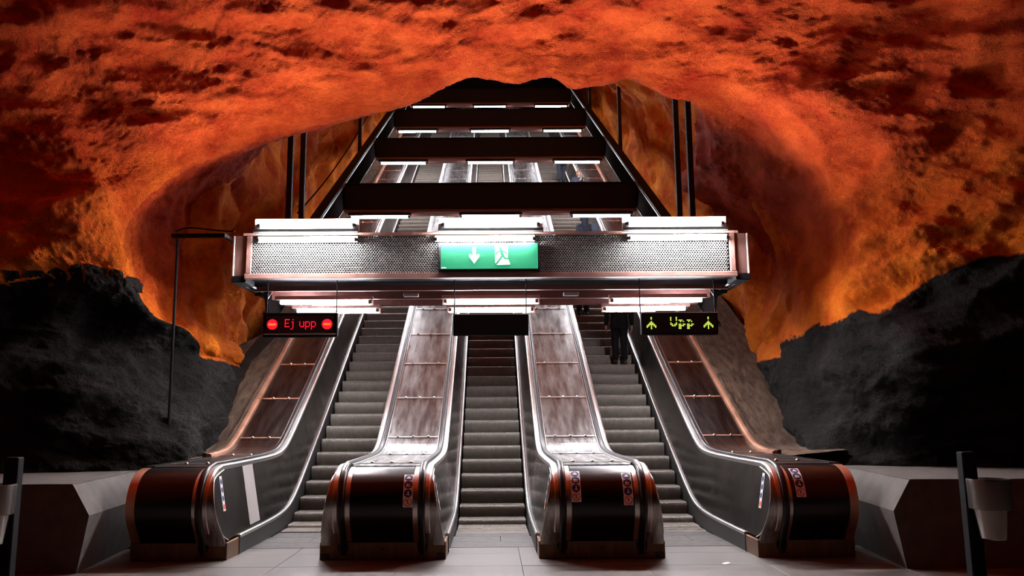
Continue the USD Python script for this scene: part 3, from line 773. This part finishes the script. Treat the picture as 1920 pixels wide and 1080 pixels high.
obj('back_panel', MB().box(-4.0, 4.0, 13.35, 13.38, 3.92, 4.54).get(), 'darker', t)
obj('roof_panel', MB().box(-4.02, 4.02, CY + 0.05, 15.25, 4.50, 4.54).get(), 'dark', t)
obj('soffit', MB().box(-4.0, 4.0, CY + 0.05, 15.25, 3.92, 3.94).get(), 'dark', t)
def perforated():
    mb = MB()
    w, hh = 0.0415, 0.0292
    nx, nz = int(7.58 / w), int(0.61 / hh)
    hole = [(0.34 * w * math.cos(a), 0.36 * hh * math.sin(a)) for a in np.radians([0, 60, 120, 180, 240, 300])]
    outer = [(w / 2, 0), (w / 2, hh / 2), (-w / 2, hh / 2), (-w / 2, 0), (-w / 2, -hh / 2), (w / 2, -hh / 2)]
    cell = np.array(hole + outer)
    f = np.array([[i, 6 + i, 6 + (i + 1) % 6] for i in range(6)] + [[i, 6 + (i + 1) % 6, (i + 1) % 6] for i in range(6)])
    V, F, n = [], [], 0
    for j in range(nz):
        for i in range(nx - (j % 2)):
            x = -3.79 + (i + 0.5 + 0.5 * (j % 2)) * w
            z = 3.935 + (j + 0.5) * hh
            V.append(np.stack([cell[:, 0] + x, np.concatenate([np.full(6, CY + 0.012), np.full(6, CY + 0.004 + 0.0)]), cell[:, 1] + z], 1))
            F.append(f + n); n += 12
    return np.vstack(V), np.vstack(F)
obj('perforated_panel', perforated(), 'expanded', t, label='pale perforated metal sheet')
# red-brown cross members under the canopy
obj('cross_member', MB().box(-3.98, 3.98, 13.60, 13.68, 3.78, 3.86, 0.005).get(), 'paint_red', t)
obj('cross_member', MB().box(-3.98, 3.98, 14.30, 14.40, 3.74, 3.90, 0.005).get(), 'paint_red', t)
obj('cross_member', MB().box(-3.98, 3.98, 15.15, 15.25, 3.74, 3.92, 0.005).get(), 'paint_red', t)
for x in (-1.38, 1.38):
    obj('junction_box', MB().box(x - 0.13, x + 0.13, 14.0, 14.12, 3.74, 3.80, 0.008).get(), 'plate', t)

WHERE = {-2.92: 'left', 0.0: 'centre', 2.92: 'right'}
OVER = {-2.92: 'above the red display', 0.0: 'above the green exit sign', 2.92: 'above the green up display'}
ESCN = {-2.92: 'left', 0.0: 'centre', 2.92: 'right'}
for x in WHERE:
    xx = x if x else -0.0
    lamp('fluorescent_lamp', f'glaring white upper tube on top of the canopy edge, {OVER[x]}', xx, 12.72, 4.70, 1.46, 'lamp_front', 0.040, 'top', 'lamps along the canopy front')
    lamp('fluorescent_lamp', f'glaring white lower tube hung before the perforated panel, {OVER[x]}', xx + (-0.09 if x == 0 else 0.03), 12.66, 4.45, 1.5, 'lamp_front', 0.042, 'front', 'lamps along the canopy front')
for x in WHERE:
    lamp('fluorescent_lamp', f'thin tube under the canopy, higher of the two rows, over the {ESCN[x]} escalator', x * 0.97, 13.85, 3.62, 1.5, 'lamp_under', 0.036, 'under', 'lamps under the canopy')
    lamp('fluorescent_lamp', f'thin tube under the canopy, lower of the two rows, over the {ESCN[x]} escalator', x * 0.97, 14.95, 3.62, 1.45, 'lamp_under', 0.036, 'under', 'lamps under the canopy')

# ---------------------------------------------------------------- exit sign on the canopy
t = thing('exit_sign', 'wide green illuminated sign with white down arrow and running figure', 'exit sign', (-0.03, 12.72, 3.93))
obj('case', MB().box(-0.83, 0.775, 12.70, 12.768, 3.925, 4.395, 0.01).get(), 'dark', t)
SX = 1.53 / 182
def sgn(px, py):
    return (-0.788 + (px - 827) * SX, 4.375 - (py - 462) * SX * 0.985)
obj('green_face', MB().box(-0.788, 0.742, 12.693, 12.70, 3.975, 4.375, 0.003).get(), 'green', t)
ar = Polygon([sgn(*p) for p in [(886.6, 468.7), (893, 468.7), (893, 485.5), (896, 481.5), (899.8, 481.8), (899.8, 487), (889.8, 500.6), (880, 487), (880, 481.8), (883.5, 481.5), (886.6, 485.5)]])
obj('down_arrow', MB().poly(ar, 0.004, facing(0, 12.692, 0)).get(), 'exit_white', t)
door = Polygon([sgn(*p) for p in [(928.5, 465), (952.8, 465), (952.8, 490), (957.5, 502.5), (938, 503), (933, 503.5), (928.5, 498)]])
def limb(pts, w):
    from shapely.geometry import LineString
    return LineString([sgn(*p) for p in pts]).buffer(w * SX, cap_style=1)
man = unary_union([Point(*sgn(938.8, 471)).buffer(2.6 * SX), limb([(940, 475), (943, 485)], 2.6), limb([(943, 485), (948, 491), (956, 491)], 1.6), limb([(942.5, 485), (938, 492), (932, 500)], 1.6),
                   limb([(940, 476.5), (935, 477), (930.5, 482)], 1.1), limb([(940.5, 476), (946, 477), (950, 481)], 1.1)])
obj('doorway', MB().poly(door.difference(man), 0.004, facing(0, 12.692, 0)).get(), 'exit_white', t)
obj('running_figure', MB().poly(man, 0.003, facing(0, 12.692, 0)).get(), 'green', t)
obj('maker_mark', MB().poly(sbox(-0.775, 3.985, -0.70, 4.005), 0.003, facing(0, 12.692, 0)).get(), 'exit_white', t)

# ---------------------------------------------------------------- displays hung under the canopy
GLYPH = {'E': ['11111', '10000', '10000', '11110', '10000', '10000', '11111', '00000', '00000'], 'j': ['001', '000', '011', '001', '001', '001', '001', '001', '110'],
         'u': ['00000', '00000', '10001', '10001', '10001', '10001', '01111', '00000', '00000'], 'p': ['00000', '00000', '11110', '10001', '10001', '10001', '11110', '10000', '10000'],
         'U': ['10001', '10001', '10001', '00000', '10001', '11011', '01110', '00000', '00000'], 'P': ['00000', '00000', '11100', '01010', '00000', '11011', '11110', '11000', '11000']}
def dots(x, y, z, text, pitch, size, gap=2, space=4, rowp=None):
    mb, cx = MB(), 0
    for ch in text:
        if ch == ' ':
            cx += space; continue
        g = GLYPH[ch]
        for r, row in enumerate(g):
            for c, v in enumerate(row):
                if v == '1':
                    px, pz = x + (cx + c) * pitch, z - r * (rowp or pitch)
                    mb.box(px - size / 2, px + size / 2, y - 0.004, y, pz - size / 2, pz + size / 2)
        cx += len(g[0]) + gap
    return mb.get()
def display(name, label, x0, x1, z0, z1, rods, bezel):
    t = thing(name, label, 'electronic sign', ((x0 + x1) / 2, 13.3, z0))
    obj('case', MB().box(x0, x1, 13.3, 13.42, z0, z1, 0.012).get(), 'darker', t)
    for x in rods:
        obj('hanger_rod', MB().tube([(x, 13.36, z1 - 0.01), (x, 13.36, 3.917)], 0.009, 8).get(), 'dark', t)
    return t
t = display('display_board', 'dark display with red words Ej upp between two red discs', -3.71, -2.50, 2.98, 3.37, (-3.67, -2.53), True)
obj('screen', MB().box(-3.66, -2.56, 13.292, 13.30, 3.05, 3.33).get(), 'screen_red', t)
obj('bottom_bezel', MB().box(-3.69, -2.53, 13.28, 13.30, 3.015, 3.04, 0.004).get(), 'plate', t)
obj('top_bezel', MB().box(-3.71, -2.50, 13.28, 13.30, 3.345, 3.37, 0.004).get(), 'dark', t)
obj('lettering', dots(-3.345, 13.29, 3.262, 'Ej upp', 0.0158, 0.0158, 1, 5, 0.0192), 'led_red', t, label='red dotted letters reading Ej upp')
for x in (-3.555, -2.665):
    d = obj('red_disc', MB().tube([(x, 13.29, 3.185), (x, 13.286, 3.185)], 0.086, 28).get(), 'led_red', t)
    obj('orange_bar', MB().box(x - 0.058, x + 0.058, 13.280, 13.286, 3.167, 3.203).get(), 'led_orange', d)
t = display('display_board', 'black display with lime word Upp between two arrow figures', 2.44, 3.69, 2.98, 3.345, (2.44, 3.66), False)
obj('top_bezel', MB().box(2.44, 3.69, 13.28, 13.31, 3.335, 3.352, 0.004).get(), 'white', t)
obj('screen', MB().box(2.47, 3.66, 13.292, 13.30, 3.01, 3.32).get(), 'screen', t)
obj('lettering', dots(2.92, 13.29, 3.262, 'UPP', 0.0225, 0.0205, 1, 4), 'led_lime', t, label='lime dotted letters reading Upp')
ICON = ['0001000', '0001000', '0000000', '0001000', '0011100', '0111110', '1101011', '1001001', '0001000']
for x in (2.535, 3.46):
    mb = MB()
    for r, row in enumerate(ICON):
        for c, v in enumerate(row):
            if v == '1':
                mb.box(x + c * 0.0225 - 0.011, x + c * 0.0225 + 0.011, 13.286, 13.29, 3.262 - r * 0.0225 - 0.011, 3.262 - r * 0.0225 + 0.011)
    obj('arrow_figure', mb.get(), 'led_lime', t)
t = display('display_board', 'blank black display hung over the centre escalator, nothing lit', -0.62, 0.61, 2.99, 3.33, (-0.60, 0.575), False)
obj('top_bezel', MB().box(-0.62, 0.61, 13.28, 13.31, 3.325, 3.338, 0.004).get(), 'white', t)
obj('screen', MB().box(-0.59, 0.58, 13.292, 13.30, 3.01, 3.31).get(), 'screen', t)

# ================================================================ FRAME up the shaft
ORD = ['first', 'second', 'third', 'fourth', 'fifth']
BEAMS = [(21.05, 7.02, 7.80), (26.6, 10.25, 10.99), (31.7, 13.18, 13.97), (37.5, 16.49, 17.24), (43.6, 19.72, 20.6)]
for i, (y, z0, z1) in enumerate(BEAMS):
    t = thing('cross_beam', f'dark steel beam spanning the sloping tunnel, {ORD[i]} one up behind the lamp canopy', 'steel beam', (0, y, z0), group='cross beams up the tunnel')
    obj('web', MB().box(-3.845, 3.845, y, y + 0.10, z0 + 0.06, z1 - 0.03).get(), 'beam', t)
    obj('bottom_flange', MB().box(-3.845, 3.845, y - 0.05, y + 0.45, z0, z0 + 0.06, 0.006).get(), 'paint_red', t)
    obj('top_flange', MB().box(-3.845, 3.845, y - 0.05, y + 0.45, z1 - 0.03, z1, 0.006).get(), 'beam', t)
    obj('back_web', MB().box(-3.845, 3.845, y + 0.35, y + 0.45, z0 + 0.06, z1 - 0.03).get(), 'beam', t)
    if i < 4:
        for x in WHERE:
            lamp('fluorescent_lamp', f'thin tube under the {ORD[i]} cross beam behind the canopy, over the {ESCN[x]} escalator', x, y + 0.05, z0 - 0.125, 1.5, 'lamp_shaft', 0.036, 'shaft', 'lamps under the cross beams')
for x, w in ((-1.75, 'leftmost'), (-1.0, 'second from left'), (1.02, 'second from right'), (1.78, 'rightmost')):
    tt_ = thing('ceiling_lamp', f'tiny bright tube at the very top of the tunnel, {w} of four', 'ceiling lamp', (x, 43.5, 19.66), group='tiny lamps at the tunnel top')
    obj('tube', MB().tube([(x - 0.26, 43.5, 19.66), (x + 0.26, 43.5, 19.66)], 0.03, 8).get(), 'lamp_far', tt_)
    obj('housing', MB().box(x - 0.28, x + 0.28, 43.46, 43.56, 19.69, 19.72).get(), 'dark', tt_)
for s_, w in ((-1, 'left'), (1, 'right')):
    t = thing('side_girder', f'dark sloping side girder along the {w} edge of the tunnel frame', 'steel girder', (s_ * 3.95, 15.3, 4))
    y = np.array([15.42, YEND - 2])
    base = -7.62 + T * y
    obj('web', MB().sweep(np.stack([y, base], 1), [(s_ * 3.85, 2.27), (s_ * 3.85, 2.86), (s_ * 3.90, 2.86), (s_ * 3.90, 2.27)]).get(), 'stringer', t)
    obj('top_flange', MB().sweep(np.stack([y, base], 1), [(s_ * 3.83, 2.86), (s_ * 3.83, 2.90), (s_ * 4.06, 2.90), (s_ * 4.06, 2.86)]).get(), 'darker', t)
    obj('cable_duct', MB().sweep(np.stack([y, base], 1), [(s_ * 3.835, 2.80), (s_ * 3.835, 2.825), (s_ * 3.848, 2.825), (s_ * 3.848, 2.80)]).get(), 'plate', t)
    obj('bottom_flange', MB().sweep(np.stack([y, base], 1), [(s_ * 3.83, 2.23), (s_ * 3.83, 2.27), (s_ * 4.02, 2.27), (s_ * 4.02, 2.23)]).get(), 'darker', t)
for s_, w in ((-1, 'left'), (1, 'right')):
    for k, (y, n_) in enumerate(((16.35, 'nearest'), (17.45, 'second'), (25.0, 'third'), (32.3, 'fourth'))):
        x = s_ * (4.12 + 0.0)
        zb = -7.62 + T * y + 3.30
        obj('hanger_post', MB().box(x - 0.055, x + 0.055, y - 0.055, y + 0.055, zb - 0.35, zb + 4.9, 0.006).get(), 'dark', None, label=f'dark steel post from the {w} girder up to the rock, {n_} up the slope', cat='steel post', group='posts holding the tunnel frame')

# ---------------------------------------------------------------- pole, arm and cables at the left end of the canopy
t = thing('pole', 'thin black upright pole standing before the black rock, left of the canopy', 'pole', (-4.82, 12.4, 0.9))
obj('shaft', MB().tube([(-4.80, 12.4, 0.85), (-4.82, 12.4, 4.42)], 0.022, 8).get(), 'darker', t)
obj('top_arm', MB().box(-4.92, -4.09, 12.80 - 0.42, 12.80 - 0.34, 4.44, 4.50, 0.006).box(-4.13, -4.09, 12.42, 12.86, 4.45, 4.50).get(), 'darker', t)
obj('cable', MB().tube(np.stack([np.linspace(-4.86, -3.95, 24), np.full(24, 12.40), 4.53 + 0.09 * np.sin(np.linspace(0, np.pi, 24)) * np.exp(-np.linspace(0, 3, 24)) * 2], 1), 0.012, 6).get(), 'darker', t)
c0, c1 = np.array([-4.20, 17.45, 6.10]), np.array([-4.05, 32.0, 15.6])
q = np.linspace(0, 1, 40)
pts = c0 + (c1 - c0) * q[:, None]; pts[:, 2] -= 0.9 * np.sin(np.pi * q)
pts[:, 0] -= 0.35 * np.sin(np.pi * q)
obj('slack_cable', MB().tube(pts, 0.02, 6).get(), 'darker', None, smooth=50, label='thin black cable sagging between the posts on the left of the tunnel', cat='cable')

# ================================================================ ledges, bins, litter
for s_, w in ((-1, 'left'), (1, 'right')):
    t = thing('concrete_ledge', f'low concrete ledge with a sloping angular end below the {w} rock wall', 'concrete ledge', (s_ * 4.7, 9.4, 0))
    dx = 0.0 if s_ < 0 else -0.02
    x = lambda a: s_ * (a + dx)
    A0, A1 = (4.68, 9.42), (5.02, 12.2)
    # cross-section points (distance out, z), at the front and at the back
    def ring(ox, y):
        return [(x(ox), y, 0.95), (x(ox - 0.20), y, 0.62), (x(ox - 0.10), y, 0.0), (x(ox + 6), y, 0.0), (x(ox + 6), y, 0.95)]
    P = np.array([ring(*A0), ring(A0[0] + 0.17, 10.8), ring(*A1)])
    mb = MB().grid(P, True)
    mb.add(P[0], [[0, 2, 1], [0, 3, 2], [0, 4, 3]])
    obj('block', mb.get(), 'block', t)
    obj('ledge_top', MB().hull([(x(4.69), 9.425, 0.951), (x(5.03), 12.1, 0.951), (x(10.6), 12.1, 0.951), (x(10.6), 9.425, 0.951), (x(4.69), 9.425, 0.962), (x(5.03), 12.1, 0.962), (x(10.6), 12.1, 0.962), (x(10.6), 9.425, 0.962)]).get(), 'block', t)
for s_, w, xb, xp in ((-1, 'left', -4.13, -4.07), (1, 'right', 4.12, 4.04)):
    t = thing('litter_bin', f'steel litter bin with wide collar on a dark post by the {w} edge', 'litter bin', (xb, 7.0, 0))
    z1 = 1.145
    obj('post', MB().box(xp - 0.06, xp + 0.06, 7.10, 7.20, 0.0, 1.36, 0.01).get(), 'darker', t)
    prof = [(0.0, 0.90), (0.150, 0.90), (0.160, 0.905), (0.165, z1 - 0.01), (0.163, z1), (0.150, z1), (0.146, 0.93), (0.0, 0.93)]
    m = trimesh.creation.revolve(np.array(prof), sections=40); m.apply_translation((xb, 7.0, 0.0))
    obj('collar', m, 'bin', t, smooth=30)
    prof = [(0.0, 0.66), (0.085, 0.66), (0.095, 0.668), (0.125, 0.90), (0.0, 0.90)]
    m = trimesh.creation.revolve(np.array(prof), sections=40); m.apply_translation((xb, 7.0, 0.0))
    obj('body', m, 'bin', t, smooth=30)
    obj('bracket', MB().box(min(xb, xp), max(xb, xp), 7.08, 7.14, 0.98, 1.04).get(), 'darker', t)
def scrap(x, y, label, w, d, a):
    c, s_ = math.cos(a), math.sin(a)
    g = np.array([[(u * w, v * d, 0.004 + 0.010 * math.sin(3 * u + 2 * v)) for v in np.linspace(-0.5, 0.5, 4)] for u in np.linspace(-0.5, 0.5, 5)])
    P = np.stack([x + g[..., 0] * c - g[..., 1] * s_, y + g[..., 0] * s_ + g[..., 1] * c, g[..., 2] + 0.008], -1)
    obj('paper_scrap', MB().grid(P).get(), 'paper', None, label=label, cat='litter')
scrap(2.67, 9.78, 'small white paper scrap lying on the floor toward the right', 0.085, 0.05, -0.2)
scrap(-0.565, 10.85, 'white litter scrap on the floor at the left balustrade foot', 0.06, 0.045, 0.3)
scrap(-0.65, 10.78, 'smaller white litter scrap touching the left balustrade plinth', 0.035, 0.03, 0.9)

# ================================================================ PEOPLE
def ball(p, r):
    return m3.Manifold.sphere(r, 18).translate([float(q) for q in p])
def chain(pts, rs):
    out = []
    for a, b, ra, rb in zip(pts[:-1], pts[1:], rs[:-1], rs[1:]):
        out.append(m3.Manifold.batch_hull([ball(a, ra), ball(b, rb)]))
    return out
def fused(parts, edge=0.03, rounds=6):
    m = parts[0]
    for p in parts[1:]:
        m = m + p
    g = m.refine_to_length(edge).to_mesh()
    t = trimesh.Trimesh(np.array(g.vert_properties[:, :3]), np.array(g.tri_verts), process=True)
    trimesh.smoothing.filter_taubin(t, iterations=rounds)
    return t
def person(label, x, y, z, heading=0.0, height=1.76, cloth='cloth_black', legs='cloth_black', hair='hair_dark', arms='down', lean=0.0, stride=0.0, hood=False, group=None):
    """heading 0 looks up the escalator (+y), pi looks down it."""
    k = height / 1.76
    c, s_ = math.cos(heading), math.sin(heading)
    def W(p):
        p = np.array(p, float) * k
        if p[2] > 0.95 * k and lean:
            d = p[2] - 0.95 * k
            p[1] += math.sin(lean) * d; p[2] = 0.95 * k + math.cos(lean) * d
        return np.array([x + p[0] * c - p[1] * s_, y + p[0] * s_ + p[1] * c, z + p[2]])
    t = thing('person', label, 'person', (x, y, z), group=group)
    J = lambda *ps: [W(p) for p in ps]
    hip, knee, ank = {}, {}, {}
    for q in (-1, 1):
        hip[q] = (q * 0.09, 0, 0.91); knee[q] = (q * 0.098, 0.03 + q * stride, 0.49); ank[q] = (q * 0.10, -0.01 + q * stride * 1.5, 0.085)
    if arms == 'down':
        el = {q: (q * 0.265, -0.03, 1.13) for q in (-1, 1)}; wr = {q: (q * 0.285, 0.03, 0.885) for q in (-1, 1)}
        hd = {q: (q * 0.285, 0.05, 0.80) for q in (-1, 1)}
    else:
        el = {q: (q * 0.25, 0.12, 1.17) for q in (-1, 1)}; wr = {q: (q * 0.08, 0.33, 1.30) for q in (-1, 1)}
        hd = {q: (q * 0.045, 0.37, 1.36) for q in (-1, 1)}
    sh = {q: (q * 0.185, 0, 1.42) for q in (-1, 1)}
    # one continuous body
    body = chain(J((-0.06, 0, 0.96), (-0.06, 0, 1.14), (-0.09, 0.0, 1.33)), [0.115, 0.10, 0.10]) + chain(J((0.06, 0, 0.96), (0.06, 0, 1.14), (0.09, 0.0, 1.33)), [0.115, 0.10, 0.10])
    body += [m3.Manifold.batch_hull([ball(W((-0.17, 0, 1.42)), 0.05), ball(W((0.17, 0, 1.42)), 0.05), ball(W((0, 0, 1.47)), 0.055), ball(W((0, 0, 1.30)), 0.09)])]
    body += chain(J((0, 0, 1.42), (0, 0.015, 1.56)), [0.058, 0.052])
    body += [m3.Manifold.batch_hull([ball(W((0, 0.0, 1.665)), 0.088), ball(W((0, 0.045, 1.60)), 0.062), ball(W((0, 0.065, 1.565)), 0.034)])]
    body += chain(J((0, 0.10, 1.635), (0, 0.122, 1.605)), [0.012, 0.017]) + [ball(W((0, 0.098, 1.578)), 0.016)]
    for q in (-1, 1):
        body += [m3.Manifold.batch_hull([ball(W((q * 0.088, 0.01, 1.645)), 0.014), ball(W((q * 0.090, 0.012, 1.605)), 0.010)])]
        body += chain(J(hip[q], knee[q], ank[q]), [0.09, 0.056, 0.040]) + chain(J(ank[q], (ank[q][0], ank[q][1] + 0.15, 0.04)), [0.045, 0.035])
        body += chain(J(sh[q], el[q], wr[q]), [0.056, 0.042, 0.030])
        a, b = np.array(wr[q]), np.array(hd[q])
        d = (b - a) / np.linalg.norm(b - a)
        side = np.array([0, 1.0, 0]) if arms == 'down' else np.array([0, 0.3, 0.95])
        body += [m3.Manifold.batch_hull([ball(W(a), 0.026), ball(W(b + side * 0.025), 0.017), ball(W(b - side * 0.025), 0.017)])]
        inw = np.array([-q, 0.15, 0]) * 0.6
        for f, (o, l) in enumerate(((-0.030, 0.062), (-0.010, 0.078), (0.010, 0.082), (0.030, 0.072))):
            p0 = b + side * o; p1 = p0 + d * l * 0.55; p2 = p1 + (d + inw) * l * 0.42
            body += chain(J(p0, p1, p2), [0.0095, 0.009, 0.008])
        p0 = a + d * 0.03 + side * 0.03; p1 = p0 + (d * 0.6 + side) * 0.035; p2 = p1 + (d + inw * 0.5) * 0.025
        body += chain(J(p0, p1, p2), [0.013, 0.010, 0.009])
    obj('body', fused(body, 0.028, 4), 'skin', t, smooth=True)
    # clothes
    coat = chain(J((-0.075, -0.005, 0.86), (-0.065, 0, 1.12), (-0.10, 0.0, 1.34)), [0.135, 0.125, 0.122]) + chain(J((0.075, -0.005, 0.86), (0.065, 0, 1.12), (0.10, 0.0, 1.34)), [0.135, 0.125, 0.122])
    coat += [m3.Manifold.batch_hull([ball(W((-0.18, 0, 1.415)), 0.068), ball(W((0.18, 0, 1.415)), 0.068), ball(W((0, -0.01, 1.47)), 0.078), ball(W((0, 0, 1.30)), 0.115)])]
    for q in (-1, 1):
        coat += chain(J(sh[q], el[q], tuple(0.9 * np.array(wr[q]) + 0.1 * np.array(el[q]))), [0.076, 0.062, 0.050])
    if hood:
        coat += [m3.Manifold.batch_hull([ball(W((0, -0.03, 1.66)), 0.108), ball(W((0, -0.03, 1.55)), 0.10)])]
    obj('jacket', fused(coat, 0.035), cloth, t, smooth=True)
    tr = [m3.Manifold.batch_hull([ball(W((-0.07, 0, 0.95)), 0.118), ball(W((0.07, 0, 0.95)), 0.118), ball(W((0, 0, 0.87)), 0.10)])]
    for q in (-1, 1):
        lo = (0.82 * np.array(ank[q]) + 0.18 * np.array(knee[q]))
        tr += chain(J(hip[q], knee[q], lo), [0.108, 0.080, 0.070])
    obj('trousers', fused(tr, 0.035), legs, t, smooth=True)
    for q in (-1, 1):
        a = np.array(ank[q])
        shoe = m3.Manifold.batch_hull([ball(W((a[0], a[1] - 0.05, 0.048)), 0.045), ball(W((a[0], a[1] + 0.10, 0.042)), 0.042), ball(W((a[0], a[1] + 0.18, 0.032)), 0.030), ball(W((a[0], a[1], 0.10)), 0.045)])
        obj('shoe', fused([shoe], 0.03, 2), 'shoe', t, smooth=True)
    if not hood:
        hp = m3.Manifold.batch_hull([ball(W((0, -0.012, 1.685)), 0.096), ball(W((0, -0.035, 1.62)), 0.082), ball(W((0, -0.03, 1.58)), 0.06)])
        cut = m3.Manifold.batch_hull([ball(W((0, 0.14, 1.62)), 0.085), ball(W((0, 0.10, 1.50)), 0.09)])
        obj('hair', fused([hp - cut], 0.025, 3), hair, t, smooth=True)
    return t, W

def tread(y, phase):
    """y of the tread's nosing at or before y, and its height."""
    yn = phase + 0.4 * math.floor((y - phase) / 0.4)
    return yn, (-7.62 + T * yn - 0.015 if yn > 15 else float(nos(yn)))
def rider(label, x, y, **kw):
    yn, z = tread(y, 14.096)
    return person(label, x, yn + 0.2, z + 0.002, **kw)
rider('person in a black suit seen from behind, riding just beyond the lime display', 2.86, 18.2, height=1.78, stride=0.0)
rider('person farther up the right escalator, only dark shins showing under the canopy', 2.33, 20.6, height=1.75, legs='cloth_navy', stride=0.03)
rider('person in a dark hooded jacket just over the canopy top, leftmost of the three backs', 2.36, 21.5, height=1.72, cloth='cloth_teal', hood=True)
rider('person in a dark jacket over the canopy top, middle of the three backs', 2.76, 23.5, height=1.68, cloth='cloth_navy', hood=True)
rider('person in a dark jacket over the canopy top, rightmost of the three backs', 2.94, 22.5, height=1.74, cloth='cloth_navy', hood=True)
t, W = rider('person with fair hair bent over a small dark object in both hands', 3.06, 28.2, heading=math.radians(200), height=1.74, cloth='cloth_navy', hair='hair_fair', arms='up', lean=0.30)
p = W((0, 0.40, 1.42))
obj('held_device', MB().box(p[0] - 0.06, p[0] + 0.06, p[1] - 0.03, p[1] + 0.03, p[2] - 0.06, p[2] + 0.05, 0.012).get(), 'olive', t)
rider('farthest person up the right escalator, only dark trouser legs showing', 2.92, 32.7, height=1.78, legs='cloth_navy', cloth='cloth_navy', stride=0.04)
